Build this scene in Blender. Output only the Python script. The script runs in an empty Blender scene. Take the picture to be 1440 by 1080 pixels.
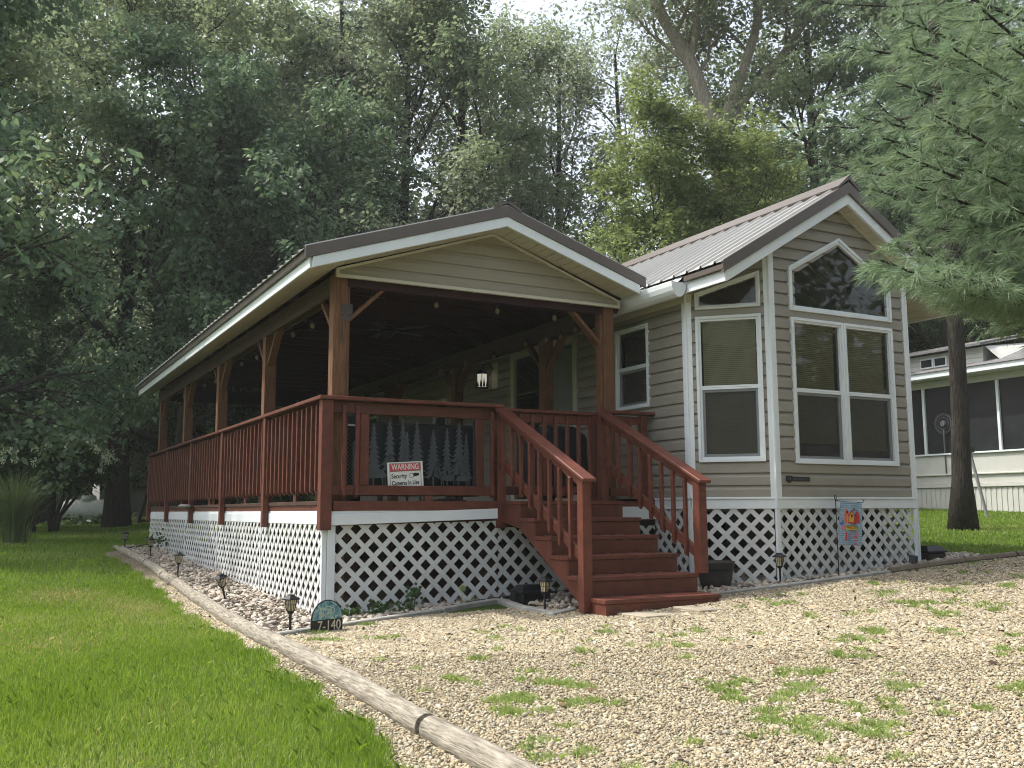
import bpy, bmesh, math, random
import numpy as np
from mathutils import Vector, Matrix
R=math.radians
S=bpy.context.scene
COL=S.collection
# ------------------------------------------------------------------ camera
cam=bpy.data.cameras.new('camera'); co=bpy.data.objects.new('camera',cam); COL.objects.link(co)
YAW,PIT,ROL=-0.4937,0.1291,-0.0038
CAM=Vector((-2.7978,-8.9996,-0.098))
fw=Vector((-math.sin(YAW)*math.cos(PIT),math.cos(YAW)*math.cos(PIT),math.sin(PIT)))
r0=Vector((math.cos(YAW),math.sin(YAW),0)); u0=r0.cross(fw)
r1=math.cos(ROL)*r0+math.sin(ROL)*u0; u1=-math.sin(ROL)*r0+math.cos(ROL)*u0
M=Matrix((r1,u1,-fw)).transposed().to_4x4(); M.translation=CAM
co.matrix_world=M
cam.sensor_width=36; cam.lens=36*1371.4/1440; cam.clip_start=.05; cam.clip_end=600
S.camera=co
# ------------------------------------------------------------------ light
SUN=Vector((-.50,.42,1)).normalized()       # towards the sun
ELEV=math.asin(SUN.z); AZ=math.atan2(SUN.x,SUN.y)
w=bpy.data.worlds.new("World"); S.world=w; w.use_nodes=True
nt=w.node_tree; bg=nt.nodes['Background']
sky=nt.nodes.new('ShaderNodeTexSky'); sky.sky_type='NISHITA'; sky.sun_disc=False
sky.sun_elevation=ELEV; sky.sun_rotation=AZ; sky.air_density=1.2; sky.dust_density=5; sky.ozone_density=1.0
hs=nt.nodes.new('ShaderNodeHueSaturation'); hs.inputs['Saturation'].default_value=.5
nt.links.new(sky.outputs[0],hs.inputs['Color']); nt.links.new(hs.outputs[0],bg.inputs[0]); bg.inputs[1].default_value=.15
sl=bpy.data.lights.new('sun','SUN'); sl.energy=2.3; sl.angle=R(.8); sl.color=(1,.955,.87)
so=bpy.data.objects.new('sun',sl); COL.objects.link(so); so.rotation_euler=SUN.to_track_quat('Z','Y').to_euler()
S.view_settings.view_transform='Standard'; S.view_settings.look='None'; S.view_settings.gamma=1
S.view_settings.exposure=1.1
S.render.engine='CYCLES'; S.cycles.max_bounces=7; S.cycles.diffuse_bounces=3; S.cycles.glossy_bounces=3
S.cycles.transparent_max_bounces=8; S.cycles.transmission_bounces=4; S.cycles.use_denoising=True
S.cycles.sample_clamp_indirect=6; S.cycles.filter_width=1.05
# ------------------------------------------------------------------ ground height
XT=([-40,-10,-3,0,2,4.5,6.6,10,15,25,60],[-.1,-.05,0,0,.10,.24,.38,.60,.80,.95,1.3])
YT=([-40,-12,-6,-2,0,10.7,20,30,60,100],[-.35,-.22,-.08,0,0,.37,.52,.58,.9,1.2])
def g(x,y): return -1.11+np.interp(x,*XT)+np.interp(y,*YT)
# ------------------------------------------------------------------ materials
MATS={}
def nodes(name):
    m=bpy.data.materials.new(name); m.use_nodes=True; t=m.node_tree; return m,t,t.nodes['Principled BSDF']
def mat(name,col,rough=.6,metal=0,var=.12,scale=3.0,bump=0,bscale=60,spec=.4,dirt=0,island=0,stretch=None,col2=None,emit=None,coat=0):
    if name in MATS: return MATS[name]
    m,t,b=nodes(name); N=t.nodes; L=t.links
    b.inputs['Roughness'].default_value=rough; b.inputs['Metallic'].default_value=metal
    b.inputs['Specular IOR Level'].default_value=spec
    if coat: b.inputs['Coat Weight'].default_value=coat; b.inputs['Coat Roughness'].default_value=.25
    tc=N.new('ShaderNodeTexCoord'); mp=N.new('ShaderNodeMapping'); L.new(tc.outputs['Object'],mp.inputs[0])
    if stretch: mp.inputs['Scale'].default_value=stretch
    n=N.new('ShaderNodeTexNoise'); n.inputs['Scale'].default_value=scale; n.inputs['Detail'].default_value=6; n.inputs['Roughness'].default_value=.65
    L.new(mp.outputs[0],n.inputs['Vector'])
    r=N.new('ShaderNodeValToRGB'); c=Vector(col)
    c2=Vector(col2) if col2 else c*(1+var)
    r.color_ramp.elements[0].position=.3; r.color_ramp.elements[1].position=.7
    r.color_ramp.elements[0].color=(*(c*(1-var)),1); r.color_ramp.elements[1].color=(*c2,1)
    L.new(n.outputs[0],r.inputs[0]); out=r.outputs[0]
    if island:
        ge=N.new('ShaderNodeNewGeometry'); mr=N.new('ShaderNodeMapRange'); mr.inputs[3].default_value=1-island*1.3; mr.inputs[4].default_value=1+island
        L.new(ge.outputs['Random Per Island'],mr.inputs[0]); h=N.new('ShaderNodeHueSaturation'); L.new(mr.outputs[0],h.inputs['Value']); L.new(out,h.inputs['Color']); out=h.outputs[0]
    if dirt:
        n2=N.new('ShaderNodeTexNoise'); n2.inputs['Scale'].default_value=1.3; n2.inputs['Detail'].default_value=8; n2.inputs['Roughness'].default_value=.75
        L.new(tc.outputs['Object'],n2.inputs['Vector'])
        r2=N.new('ShaderNodeValToRGB'); r2.color_ramp.elements[0].position=.45; r2.color_ramp.elements[1].position=.75
        r2.color_ramp.elements[0].color=(0,0,0,1); r2.color_ramp.elements[1].color=(dirt,)*3+(1,)
        L.new(n2.outputs[0],r2.inputs[0])
        mx=N.new('ShaderNodeMix'); mx.data_type='RGBA'; L.new(r2.outputs[0],mx.inputs[0]); L.new(out,mx.inputs[6]); mx.inputs[7].default_value=(.16,.13,.09,1); out=mx.outputs[2]
    L.new(out,b.inputs['Base Color'])
    if bump:
        nb=N.new('ShaderNodeTexNoise'); nb.inputs['Scale'].default_value=bscale; nb.inputs['Detail'].default_value=5
        L.new(mp.outputs[0],nb.inputs['Vector']); bp=N.new('ShaderNodeBump'); bp.inputs['Strength'].default_value=bump; bp.inputs['Distance'].default_value=.05 if 'bark' in name else .01
        L.new(nb.outputs[0],bp.inputs['Height']); L.new(bp.outputs[0],b.inputs['Normal'])
    if emit: b.inputs['Emission Color'].default_value=(*emit[:3],1); b.inputs['Emission Strength'].default_value=emit[3]
    MATS[name]=m; return m
white=mat('white_vinyl',(.68,.73,.76),.4,var=.03,dirt=.12)
lattw=mat('lattice_vinyl',(.60,.62,.62),.5,var=.05,dirt=.30,scale=6)
red=mat('red_stained_wood',(.098,.030,.019),.55,var=.22,scale=5,bump=.3,bscale=40,island=.12,spec=.3)
redv=mat('red_stained_rail',(.105,.032,.020),.5,var=.30,scale=9,bump=.25,bscale=70,island=.14,spec=.35)
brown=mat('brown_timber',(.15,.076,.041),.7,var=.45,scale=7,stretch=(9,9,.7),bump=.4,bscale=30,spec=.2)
ceilm=mat('red_ceiling_board',(.022,.005,.005),.7,var=.3,scale=4,bump=.2,island=.2)  # red stain darkened to put the porch shade into the colour
siding=mat('taupe_siding',(.262,.246,.208),.5,var=.07,scale=2,dirt=.16,bump=.08,bscale=200)
gsiding=mat('tan_siding',(.275,.25,.188),.5,var=.04,scale=2,bump=.06,bscale=200)
tan=mat('tan_trim',(.50,.475,.385),.5,var=.04)
soff=mat('tan_soffit',(.50,.455,.365),.55,var=.05)
metal=mat('brown_roof_metal',(.375,.37,.355),.30,metal=.1,var=.08,scale=1.5,spec=.6,bump=.05,bscale=8)
trimb=mat('brown_trim_metal',(.105,.087,.076),.38,metal=.1,var=.08,spec=.5)
black=mat('black_plastic',(.012,.013,.016),.4,var=.2)
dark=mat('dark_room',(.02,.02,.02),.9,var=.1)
blindm=mat('olive_blind',(.46,.42,.29),.6,var=.04)
blindd=mat('cool_grey_blind',(.20,.20,.18),.6,var=.04)
iron=mat('cutout_steel',(.058,.070,.082),.45,metal=.3,var=.2,spec=.4)
logm=mat('weathered_log',(.28,.245,.195),.85,var=.65,scale=8,stretch=(8,.8,8),bump=1.0,bscale=16,spec=.15,col2=(.40,.365,.30))
conc=mat('weathered_edging',(.30,.30,.275),.9,var=.3,scale=5,bump=.6,bscale=40,dirt=.3)
rub=mat('black_edging',(.02,.021,.022),.6)
bark=mat('dark_bark',(.050,.045,.038),.95,var=.5,scale=6,stretch=(5,5,.9),bump=1.0,bscale=9,spec=.1)
barkp=mat('pale_bark',(.30,.27,.22),.95,var=.4,scale=5,stretch=(5,5,.9),bump=1.0,bscale=8,spec=.1)
tankm=mat('grey_tank_paint',(.74,.79,.78),.35,var=.12,dirt=.25)
shing=mat('grey_shingle',(.15,.148,.15),.95,var=.35,scale=12,bump=.5)
screenm=mat('dark_screen',(.018,.02,.022),.35,var=.3,spec=.3)
cream=mat('cream_panel',(.54,.545,.51),.5,var=.05,dirt=.15)
potm=mat('grey_brown_pot',(.045,.04,.036),.7,var=.3)
slabm=mat('stepping_slab',(.33,.29,.22),.9,var=.25,bump=.5,dirt=.3)
def glassm():
    m,t,b=nodes('window_glass'); N=t.nodes; L=t.links; N.remove(b)
    o=N['Material Output']; tr=N.new('ShaderNodeBsdfTransparent'); tr.inputs[0].default_value=(.93,.95,.94,1)
    gl=N.new('ShaderNodeBsdfGlossy'); gl.inputs['Roughness'].default_value=.02; fr=N.new('ShaderNodeFresnel'); fr.inputs[0].default_value=1.5
    ad=N.new('ShaderNodeMath'); ad.operation='MULTIPLY'; ad.inputs[1].default_value=1.3; L.new(fr.outputs[0],ad.inputs[0])
    mx=N.new('ShaderNodeMixShader'); L.new(ad.outputs[0],mx.inputs[0]); L.new(tr.outputs[0],mx.inputs[1]); L.new(gl.outputs[0],mx.inputs[2]); L.new(mx.outputs[0],o.inputs[0]); return m
glass=glassm()
def screen_m():
    m,t,b=nodes('insect_screen'); N=t.nodes; L=t.links
    o=N['Material Output']; tr=N.new('ShaderNodeBsdfTransparent'); b.inputs['Base Color'].default_value=(.03,.03,.03,1)
    mx=N.new('ShaderNodeMixShader'); mx.inputs[0].default_value=.5; L.new(tr.outputs[0],mx.inputs[1]); L.new(b.outputs[0],mx.inputs[2]); L.new(mx.outputs[0],o.inputs[0]); return m
screen=screen_m()
def leafm(name,cols,trans=.35,rough=.5,scale=.35):
    m,t,b=nodes(name); N=t.nodes; L=t.links; o=N['Material Output']
    ge=N.new('ShaderNodeNewGeometry'); r=N.new('ShaderNodeValToRGB'); 
    els=r.color_ramp.elements
    while len(els)<len(cols): els.new(.5)
    for i,c in enumerate(cols): els[i].position=i/(len(cols)-1); els[i].color=(*c,1)
    tc=N.new('ShaderNodeTexCoord'); n=N.new('ShaderNodeTexNoise'); n.inputs['Scale'].default_value=scale; n.inputs['Detail'].default_value=3; L.new(tc.outputs['Object'],n.inputs['Vector'])
    ma=N.new('ShaderNodeMath'); ma.operation='MULTIPLY_ADD'; ma.inputs[1].default_value=.55; L.new(ge.outputs['Random Per Island'],ma.inputs[0])
    mb=N.new('ShaderNodeMapRange'); mb.inputs[1].default_value=.3; mb.inputs[2].default_value=.7; mb.inputs[3].default_value=0; mb.inputs[4].default_value=.45; L.new(n.outputs[0],mb.inputs[0])
    L.new(mb.outputs[0],ma.inputs[2]); L.new(ma.outputs[0],r.inputs[0])
    L.new(r.outputs[0],b.inputs['Base Color']); b.inputs['Roughness'].default_value=rough; b.inputs['Specular IOR Level'].default_value=.35
    tl=N.new('ShaderNodeBsdfTranslucent'); h=N.new('ShaderNodeHueSaturation'); h.inputs['Value'].default_value=1.6; h.inputs['Hue'].default_value=.485; h.inputs['Saturation'].default_value=1.1
    L.new(r.outputs[0],h.inputs['Color']); L.new(h.outputs[0],tl.inputs[0])
    mx=N.new('ShaderNodeMixShader'); mx.inputs[0].default_value=trans; L.new(b.outputs[0],mx.inputs[1]); L.new(tl.outputs[0],mx.inputs[2]); L.new(mx.outputs[0],o.inputs[0]); return m
leaf_oak=leafm('oak_leaf',[(.105,.145,.09),(.16,.21,.12),(.23,.265,.14)],.45)
leaf_ash=leafm('grey_green_leaf',[(.125,.16,.11),(.18,.22,.145),(.25,.28,.17)],.45)
leaf_elm=leafm('elm_leaf',[(.07,.12,.075),(.105,.165,.095),(.17,.235,.11)])
leaf_lime=leafm('bright_leaf',[(.10,.14,.055),(.15,.20,.075),(.22,.27,.10)],.38)
leaf_pine=leafm('pine_needle',[(.11,.18,.10),(.18,.26,.155),(.28,.35,.20)],.25,.45,.8)
leaf_far=leafm('far_leaf',[(.10,.135,.085),(.14,.185,.10),(.19,.225,.12)],.45)
grassm=leafm('grass_blade',[(.088,.165,.022),(.135,.235,.034),(.20,.30,.052),(.38,.39,.18)],.35,.5,.45)
weedm=leafm('weed_leaf',[(.19,.27,.075),(.26,.35,.11),(.34,.42,.16)],.3,.5,2)
shrubm=leafm('shrub_leaf',[(.03,.07,.022),(.05,.10,.03),(.09,.15,.04)],.3)
bloomm=mat('cream_bloom',(.55,.60,.40),.8,var=.15)
# ------------------------------------------------------------------ mesh builder
class MB:
    def __init__(s): s.v=[]; s.f=[]
    def poly(s,pts):
        i=len(s.v); s.v+= [tuple(p) for p in pts]; s.f.append(tuple(range(i,i+len(pts)))); return s
    def prism(s,pts,d):
        d=Vector(d); a=[Vector(p) for p in pts]; n=len(a); i=len(s.v)
        s.v+=[tuple(p) for p in a]+[tuple(p+d) for p in a]
        s.f.append(tuple(range(i+n-1,i-1,-1))); s.f.append(tuple(range(i+n,i+2*n)))
        for k in range(n): s.f.append((i+k,i+(k+1)%n,i+n+(k+1)%n,i+n+k))
        return s
    def box(s,x0,x1,y0,y1,z0,z1):
        return s.prism([(x0,y0,z0),(x1,y0,z0),(x1,y1,z0),(x0,y1,z0)],(0,0,z1-z0))
    def beam(s,a,b,wd,ht,up=(0,0,1)):
        a=Vector(a); b=Vector(b); d=(b-a).normalized(); sd=d.cross(Vector(up)).normalized(); u=sd.cross(d)
        return s.prism([a-sd*wd/2-u*ht/2,a+sd*wd/2-u*ht/2,a+sd*wd/2+u*ht/2,a-sd*wd/2+u*ht/2],b-a)
    def tube(s,pts,rad,n=8,cap=True):
        P=[Vector(p) for p in pts]; m=len(P)
        if not hasattr(rad,'__len__'): rad=[rad]*m
        i0=len(s.v); ref=None
        for k in range(m):
            t=(P[min(k+1,m-1)]-P[max(k-1,0)]).normalized()
            if ref is None: ref=t.orthogonal().normalized()
            ref=(ref-t*ref.dot(t)).normalized(); bi=t.cross(ref)
            for j in range(n):
                a=2*math.pi*j/n; s.v.append(tuple(P[k]+(ref*math.cos(a)+bi*math.sin(a))*rad[k]))
        for k in range(m-1):
            for j in range(n):
                a=i0+k*n+j; b=i0+k*n+(j+1)%n; s.f.append((a,b,b+n,a+n))
        if cap: s.f.append(tuple(range(i0+n-1,i0-1,-1))); s.f.append(tuple(range(i0+(m-1)*n,i0+m*n)))
        return s
    def lathe(s,prof,c=(0,0,0),n=16,ang=0):
        i0=len(s.v); c=Vector(c)
        for r,z in prof:
            for j in range(n):
                a=2*math.pi*j/n+ang; s.v.append((c.x+r*math.cos(a),c.y+r*math.sin(a),c.z+z))
        for k in range(len(prof)-1):
            for j in range(n):
                a=i0+k*n+j; b=i0+k*n+(j+1)%n; s.f.append((a,b,b+n,a+n))
        s.f.append(tuple(range(i0+n-1,i0-1,-1))); s.f.append(tuple(range(i0+(len(prof)-1)*n,i0+len(prof)*n)))
        return s
    def build_split(s,name,m,parent=None,**k): return [q.build(name,m,parent,**k) for q in split_mb(s)]
    def build(s,name,m,parent=None,base=None,bevel=0,smooth=False):
        me=bpy.data.meshes.new(name)
        b=base if base is not None else (parent.get('_b') if parent else None)
        vs=s.v
        if b is not None: vs=[(x-b[0],y-b[1],z-b[2]) for x,y,z in vs]
        me.from_pydata(vs,[],s.f); me.materials.append(m)
        if smooth: me.shade_smooth()
        o=bpy.data.objects.new(name,me); COL.objects.link(o)
        if parent: 
            o.parent=parent
            if b is not None: o['_b']=list(b)
        if bevel:
            md=o.modifiers.new('bevel','BEVEL'); md.width=bevel; md.segments=1; md.limit_method='ANGLE'
        return o
def split_mb(s):
    par=list(range(len(s.v)))
    def fd(i):
        while par[i]!=i: par[i]=par[par[i]]; i=par[i]
        return i
    for f in s.f:
        r_=fd(f[0])
        for k in f[1:]: par[fd(k)]=r_
    groups={}
    for f in s.f: groups.setdefault(fd(f[0]),[]).append(f)
    out=[]
    for fs in groups.values():
        q=MB(); mp={}
        for f in fs:
            for k in f:
                if k not in mp: mp[k]=len(q.v); q.v.append(s.v[k])
            q.f.append(tuple(mp[k] for k in f))
        out.append(q)
    return out
def tag(o,label,cat,group=None,kind=None):
    if label: o['label']=label
    if cat: o['category']=cat
    if group: o['group']=group
    if kind: o['kind']=kind
    return o
def thing(name,label,cat,base=(0,0,0),rz=0,group=None):
    o=bpy.data.objects.new(name,None); COL.objects.link(o); o.location=base; o.rotation_euler=(0,0,rz)
    o['_b']=list(base); o.empty_display_size=.2
    return tag(o,label,cat,group)
def local_thing(name,label,cat,base,rz=0,group=None):
    o=thing(name,label,cat,base,rz,group); o['_b']=[0,0,0]; return o
def copytree(o,parent=None):
    c=o.copy(); COL.objects.link(c)
    if parent: c.parent=parent
    for ch in list(o.children): copytree(ch,c)
    return c
def npmesh(name,V,F,m,loopn=4,smooth=False):
    """V (n,3), F (k,loopn)"""
    me=bpy.data.meshes.new(name); me.vertices.add(len(V)); me.vertices.foreach_set('co',np.asarray(V,np.float32).ravel())
    F=np.asarray(F,np.int32); me.loops.add(F.size); me.loops.foreach_set('vertex_index',F.ravel())
    me.polygons.add(len(F)); me.polygons.foreach_set('loop_start',np.arange(0,F.size,loopn,dtype=np.int32))
    me.update(calc_edges=True); me.materials.append(m)
    if smooth: me.shade_smooth()
    return me
def obj(name,me,parent=None):
    o=bpy.data.objects.new(name,me); COL.objects.link(o)
    if parent: o.parent=parent
    return o
# ---- 2-D polygon clipping
def clip(poly,a,b,c):      # keep a*x+b*y<=c
    out=[]; n=len(poly)
    for i in range(n):
        p=poly[i]; q=poly[(i+1)%n]; dp=a*p[0]+b*p[1]-c; dq=a*q[0]+b*q[1]-c
        if dp<=1e-9: out.append(p)
        if (dp<-1e-9 and dq>1e-9) or (dp>1e-9 and dq<-1e-9):
            t=dp/(dp-dq); out.append((p[0]+t*(q[0]-p[0]),p[1]+t*(q[1]-p[1])))
    return out if len(out)>=3 else []
def inter(poly,conv):       # conv counter-clockwise
    n=len(conv)
    for i in range(n):
        if not poly: return []
        p=conv[i]; q=conv[(i+1)%n]; a=(q[1]-p[1]); b=-(q[0]-p[0]); poly=clip(poly,a,b,a*p[0]+b*p[1])
    return poly
def subtract(polys,conv):
    out=[]; n=len(conv)
    for W_ in polys:
        rest=W_
        for i in range(n):
            if not rest: break
            p=conv[i]; q=conv[(i+1)%n]; a=(q[1]-p[1]); b=-(q[0]-p[0]); c=a*p[0]+b*p[1]
            o_=clip(rest,-a,-b,-c)
            if o_: out.append(o_)
            rest=clip(rest,a,b,c)
    return out
def siding_wall(mb,O,U,N_,outline,holes=(),h=.130,z0=0.0,proud=.027):
    """lapped siding: O origin, U horizontal unit, N_ outward normal, outline (u,z) ccw convex"""
    O=Vector(O); U=Vector(U).normalized(); N_=Vector(N_).normalized()
    polys=[list(outline)]
    for hole in holes: polys=subtract(polys,hole)
    zs=[p[1] for p in outline]; k0=math.floor((min(zs)-z0)/h); k1=math.ceil((max(zs)-z0)/h)
    def P(u,z,off): return O+U*u+N_*off+Vector((0,0,z))
    for k in range(k0,k1):
        za=z0+k*h; zm=za+h*.62; zb=za+h
        for (a,b,fa,fb) in ((za,zm,proud,proud*.93),(zm,zb,proud*.93,.002)):
            for pl in polys:
                c=clip(clip(pl,0,-1,-a),0,1,b)
                if c and max(p[1] for p in c)-min(p[1] for p in c)>1e-4: mb.poly([P(u,z,fa+(fb-fa)*(z-a)/(b-a)) for u,z in c])
                if a==za and c:   # under-lip
                    us=[u for u,z in c if abs(z-a)<1e-4]
                    if len(us)>=2: mb.poly([P(min(us),a,.002),P(max(us),a,.002),P(max(us),a,proud),P(min(us),a,proud)])
def lattice(mb,O,U,N_,outline,s=.17,wd=.048,th=.006,ph=(0,0)):
    O=Vector(O); U=Vector(U).normalized(); N_=Vector(N_).normalized()
    us=[p[0] for p in outline]; zs=[p[1] for p in outline]; u0_,u1_=min(us),max(us); z0_,z1_=min(zs),max(zs)
    hw=wd/math.sqrt(2)
    for sgn,off in ((1,0),(-1,th)):
        H=z1_-z0_; k0=math.floor((u0_-H)/s)-1; k1=math.ceil((u1_+H)/s)+1
        for k in range(k0,k1):
            c=k*s+ph[0]
            # line u = c + sgn*(z-z0_)
            A=[(c-hw,z0_),(c+hw,z0_),(c+hw+sgn*H,z1_),(c-hw+sgn*H,z1_)]
            pl=inter(A,outline)
            if pl and len(pl)>=3:
                mb.prism([O+U*u+N_*off+Vector((0,0,z)) for u,z in pl],N_*th)
# ================================================================== SETTING
def sheet(name,fx,x0,x1,nx,y0,y1,ny,dz,mat_,mask=None,label=None,cat=None):
    xs=np.array(x0) if nx is None else np.linspace(x0,x1,nx); ys=np.array(y0) if ny is None else np.linspace(y0,y1,ny)
    X,Y=np.meshgrid(xs,ys); Z=g(X,Y)+dz; V=np.stack([X,Y,Z],-1).reshape(-1,3); nx=len(xs); ny=len(ys)
    i,j=np.meshgrid(np.arange(nx-1),np.arange(ny-1)); a=(j*nx+i).ravel(); F=np.stack([a,a+1,a+1+nx,a+nx],1)
    if mask is not None:
        c=V[F].mean(1); F=F[mask(c[:,0],c[:,1])]
        used=np.unique(F); remap=-np.ones(len(V),int); remap[used]=np.arange(len(used)); V=V[used]; F=remap[F]
    o=obj(name,npmesh(name,V,F,mat_,4,True)); o['kind']='structure'; return o
def lawn_edge(y):    # x of the lawn / gravel boundary
    return np.interp(y,[-12,-5.2,-4.2,-2.5,-1.3,1.4,3.9,7.2,8.9,9.4],[-1.5,-1.22,-1.12,-1.06,-1.02,-1.06,-.97,-.97,-1.10,-.75])+.04*np.sin(y*5.3)+.025*np.sin(y*13.1+1)
def log_x(y): return np.interp(y,[-10,-5.2,-4.4,-3.6,-1.2,2.0,4.4,6.4,9.3],[-.95,-.89,-.885,-.89,-.84,-.76,-.70,-.64,-.66])
def edge_y(x):  # front edging line of the planting bed
    return np.interp(x,[-.5,.16,1.07,1.82,1.95,3.0,3.45,4.28,5.73,6.75,7.64,9.0,12],[-.86,-.57,-.36,-.12,-1.3,-1.5,-1.54,-1.53,-1.60,-1.61,-1.72,-1.9,-2.4])
def in_bed(x,y):
    a=(y>edge_y(x))&(x>log_x(y))&(x<7.7)&(y<10.6); return a
def in_gravel(x,y):
    return (x>lawn_edge(y))&(y<9.6)&(((x<0)&(y>-1))|(y<np.interp(x,[-1,4,7.64,9,12,16,30],[0,-1.4,-1.75,-1.95,-2.2,-2.2,-3.])))
def ground_mat(name,cols,kind):
    m,t,b=nodes(name); N=t.nodes; L=t.links; b.inputs['Roughness'].default_value=.95; b.inputs['Specular IOR Level'].default_value=.15
    tc=N.new('ShaderNodeTexCoord')
    if kind=='gravel':
        v=N.new('ShaderNodeTexVoronoi'); v.inputs['Scale'].default_value=46; v.inputs['Randomness'].default_value=1; L.new(tc.outputs['Object'],v.inputs['Vector'])
        sp=N.new('ShaderNodeSeparateColor'); L.new(v.outputs['Color'],sp.inputs[0]); r=N.new('ShaderNodeValToRGB'); L.new(sp.outputs[0],r.inputs[0])
        els=r.color_ramp.elements
        while len(els)<len(cols): els.new(.5)
        for i,c in enumerate(cols): els[i].position=i/(len(cols)-1); els[i].color=(*c,1)
        n=N.new('ShaderNodeTexNoise'); n.inputs['Scale'].default_value=.9; n.inputs['Detail'].default_value=7; L.new(tc.outputs['Object'],n.inputs['Vector'])
        r2=N.new('ShaderNodeValToRGB'); r2.color_ramp.elements[0].position=.35; r2.color_ramp.elements[0].color=(.72,.70,.66,1); r2.color_ramp.elements[1].position=.65; r2.color_ramp.elements[1].color=(1.08,1.04,.98,1); L.new(n.outputs[0],r2.inputs[0])
        mx=N.new('ShaderNodeMix'); mx.data_type='RGBA'; mx.blend_type='MULTIPLY'; mx.inputs[0].default_value=1; L.new(r.outputs[0],mx.inputs[6]); L.new(r2.outputs[0],mx.inputs[7]); L.new(mx.outputs[2],b.inputs['Base Color'])
        bp=N.new('ShaderNodeBump'); bp.inputs['Distance'].default_value=.015; bp.invert=True; L.new(v.outputs['Distance'],bp.inputs['Height']); L.new(bp.outputs[0],b.inputs['Normal'])
    else:
        n=N.new('ShaderNodeTexNoise'); n.inputs['Scale'].default_value=1.1; n.inputs['Detail'].default_value=9; n.inputs['Roughness'].default_value=.7; L.new(tc.outputs['Object'],n.inputs['Vector'])
        r=N.new('ShaderNodeValToRGB'); L.new(n.outputs[0],r.inputs[0]); els=r.color_ramp.elements
        while len(els)<len(cols): els.new(.5)
        for i,c in enumerate(cols): els[i].position=.25+.5*i/(len(cols)-1); els[i].color=(*c,1)
        L.new(r.outputs[0],b.inputs['Base Color'])
        n2=N.new('ShaderNodeTexNoise'); n2.inputs['Scale'].default_value=45; n2.inputs['Detail'].default_value=4; L.new(tc.outputs['Object'],n2.inputs['Vector'])
        bp=N.new('ShaderNodeBump'); bp.inputs['Distance'].default_value=.04; L.new(n2.outputs[0],bp.inputs['Height']); L.new(bp.outputs[0],b.inputs['Normal'])
    return m
lawnm=ground_mat('lawn_soil',[(.045,.07,.015),(.07,.11,.02),(.11,.14,.035)],'lawn')
gravm=ground_mat('pea_gravel',[(.10,.085,.06),(.19,.165,.115),(.26,.23,.165),(.31,.28,.21),(.15,.13,.10)],'gravel')
bedm=ground_mat('bed_soil',[(.06,.05,.04),(.11,.09,.07),(.16,.13,.10)],'lawn')
gx=np.concatenate([[-160,-110,-70,-45,-30],np.arange(-20,30.1,.5),[36,45,60,90,130,180]]); gy=np.concatenate([[-120,-70,-45,-30],np.arange(-20,40.1,.5),[46,55,70,100,150,220]])
sheet('ground',None,gx,None,None,gy,None,None,0,lawnm)
sheet('gravel_drive',None,-2,30,321,-16,10,261,.012,gravm,lambda x,y:in_gravel(x,y)&~((in_bed(x,y))&(x>-.3)&(y>-.3)))
sheet('planting_bed',None,-1,8,91,-2,11,131,.020,bedm,in_bed)
rng=np.random.default_rng(7)
# ---- scattered stones
def stones(name,pts,sz,flat,m,verts=None,seed=1,dz=0.0):
    rg=np.random.default_rng(seed); n=len(pts)
    ico=np.array([(0,0,1),(.894,0,.447),(.276,.851,.447),(-.724,.526,.447),(-.724,-.526,.447),(.276,-.851,.447),(.724,.526,-.447),(-.276,.851,-.447),(-.894,0,-.447),(-.276,-.851,-.447),(.724,-.526,-.447),(0,0,-1)],float)
    tri=np.array([(0,1,2),(0,2,3),(0,3,4),(0,4,5),(0,5,1),(1,6,2),(2,7,3),(3,8,4),(4,9,5),(5,10,1),(6,7,2),(7,8,3),(8,9,4),(9,10,5),(10,6,1),(11,7,6),(11,8,7),(11,9,8),(11,10,9),(11,6,10)])
    if verts==6:
        ico=np.array([(1,0,0),(0,1,0),(-1,0,0),(0,-1,0),(0,0,1),(0,0,-1)],float); tri=np.array([(0,1,4),(1,2,4),(2,3,4),(3,0,4)])
    k=len(ico); V=np.repeat(ico[None],n,0)*(1+.28*rg.standard_normal((n,k,1)).clip(-1.5,1.5))
    sc=sz*np.exp(.35*rg.standard_normal((n,1,1))); V=V*sc*np.array([1.15,.85,flat])*(1+.2*rg.standard_normal((n,1,3)))
    a=rg.uniform(0,6.283,n); ca,sa=np.cos(a),np.sin(a); tl=rg.normal(0,.35,n)
    x=V[...,0].copy(); z=V[...,2].copy(); V[...,0]=x*np.cos(tl)[:,None]+z*np.sin(tl)[:,None]; V[...,2]=-x*np.sin(tl)[:,None]+z*np.cos(tl)[:,None]
    x=V[...,0].copy(); y=V[...,1].copy(); V[...,0]=x*ca[:,None]-y*sa[:,None]; V[...,1]=x*sa[:,None]+y*ca[:,None]
    V+=pts[:,None,:]; V[...,2]+=dz
    F=(tri[None]+np.arange(n)[:,None,None]*k).reshape(-1,3)
    return obj(name,npmesh(name,V.reshape(-1,3),F,m,3,verts!=6))
def stone_mat(name,cols):
    m,t,b=nodes(name); N=t.nodes; L=t.links; ge=N.new('ShaderNodeNewGeometry'); r=N.new('ShaderNodeValToRGB'); L.new(ge.outputs['Random Per Island'],r.inputs[0]); els=r.color_ramp.elements
    while len(els)<len(cols): els.new(.5)
    for i,c in enumerate(cols): els[i].position=i/(len(cols)-1); els[i].color=(*c,1)
    L.new(r.outputs[0],b.inputs['Base Color']); b.inputs['Roughness'].default_value=.85; b.inputs['Specular IOR Level'].default_value=.25; return m
gstone=stone_mat('gravel_stone',[(.125,.102,.068),(.29,.246,.160),(.37,.322,.222),(.44,.395,.285),(.25,.207,.135),(.38,.30,.18),(.19,.17,.135),(.52,.49,.395)])
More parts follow.
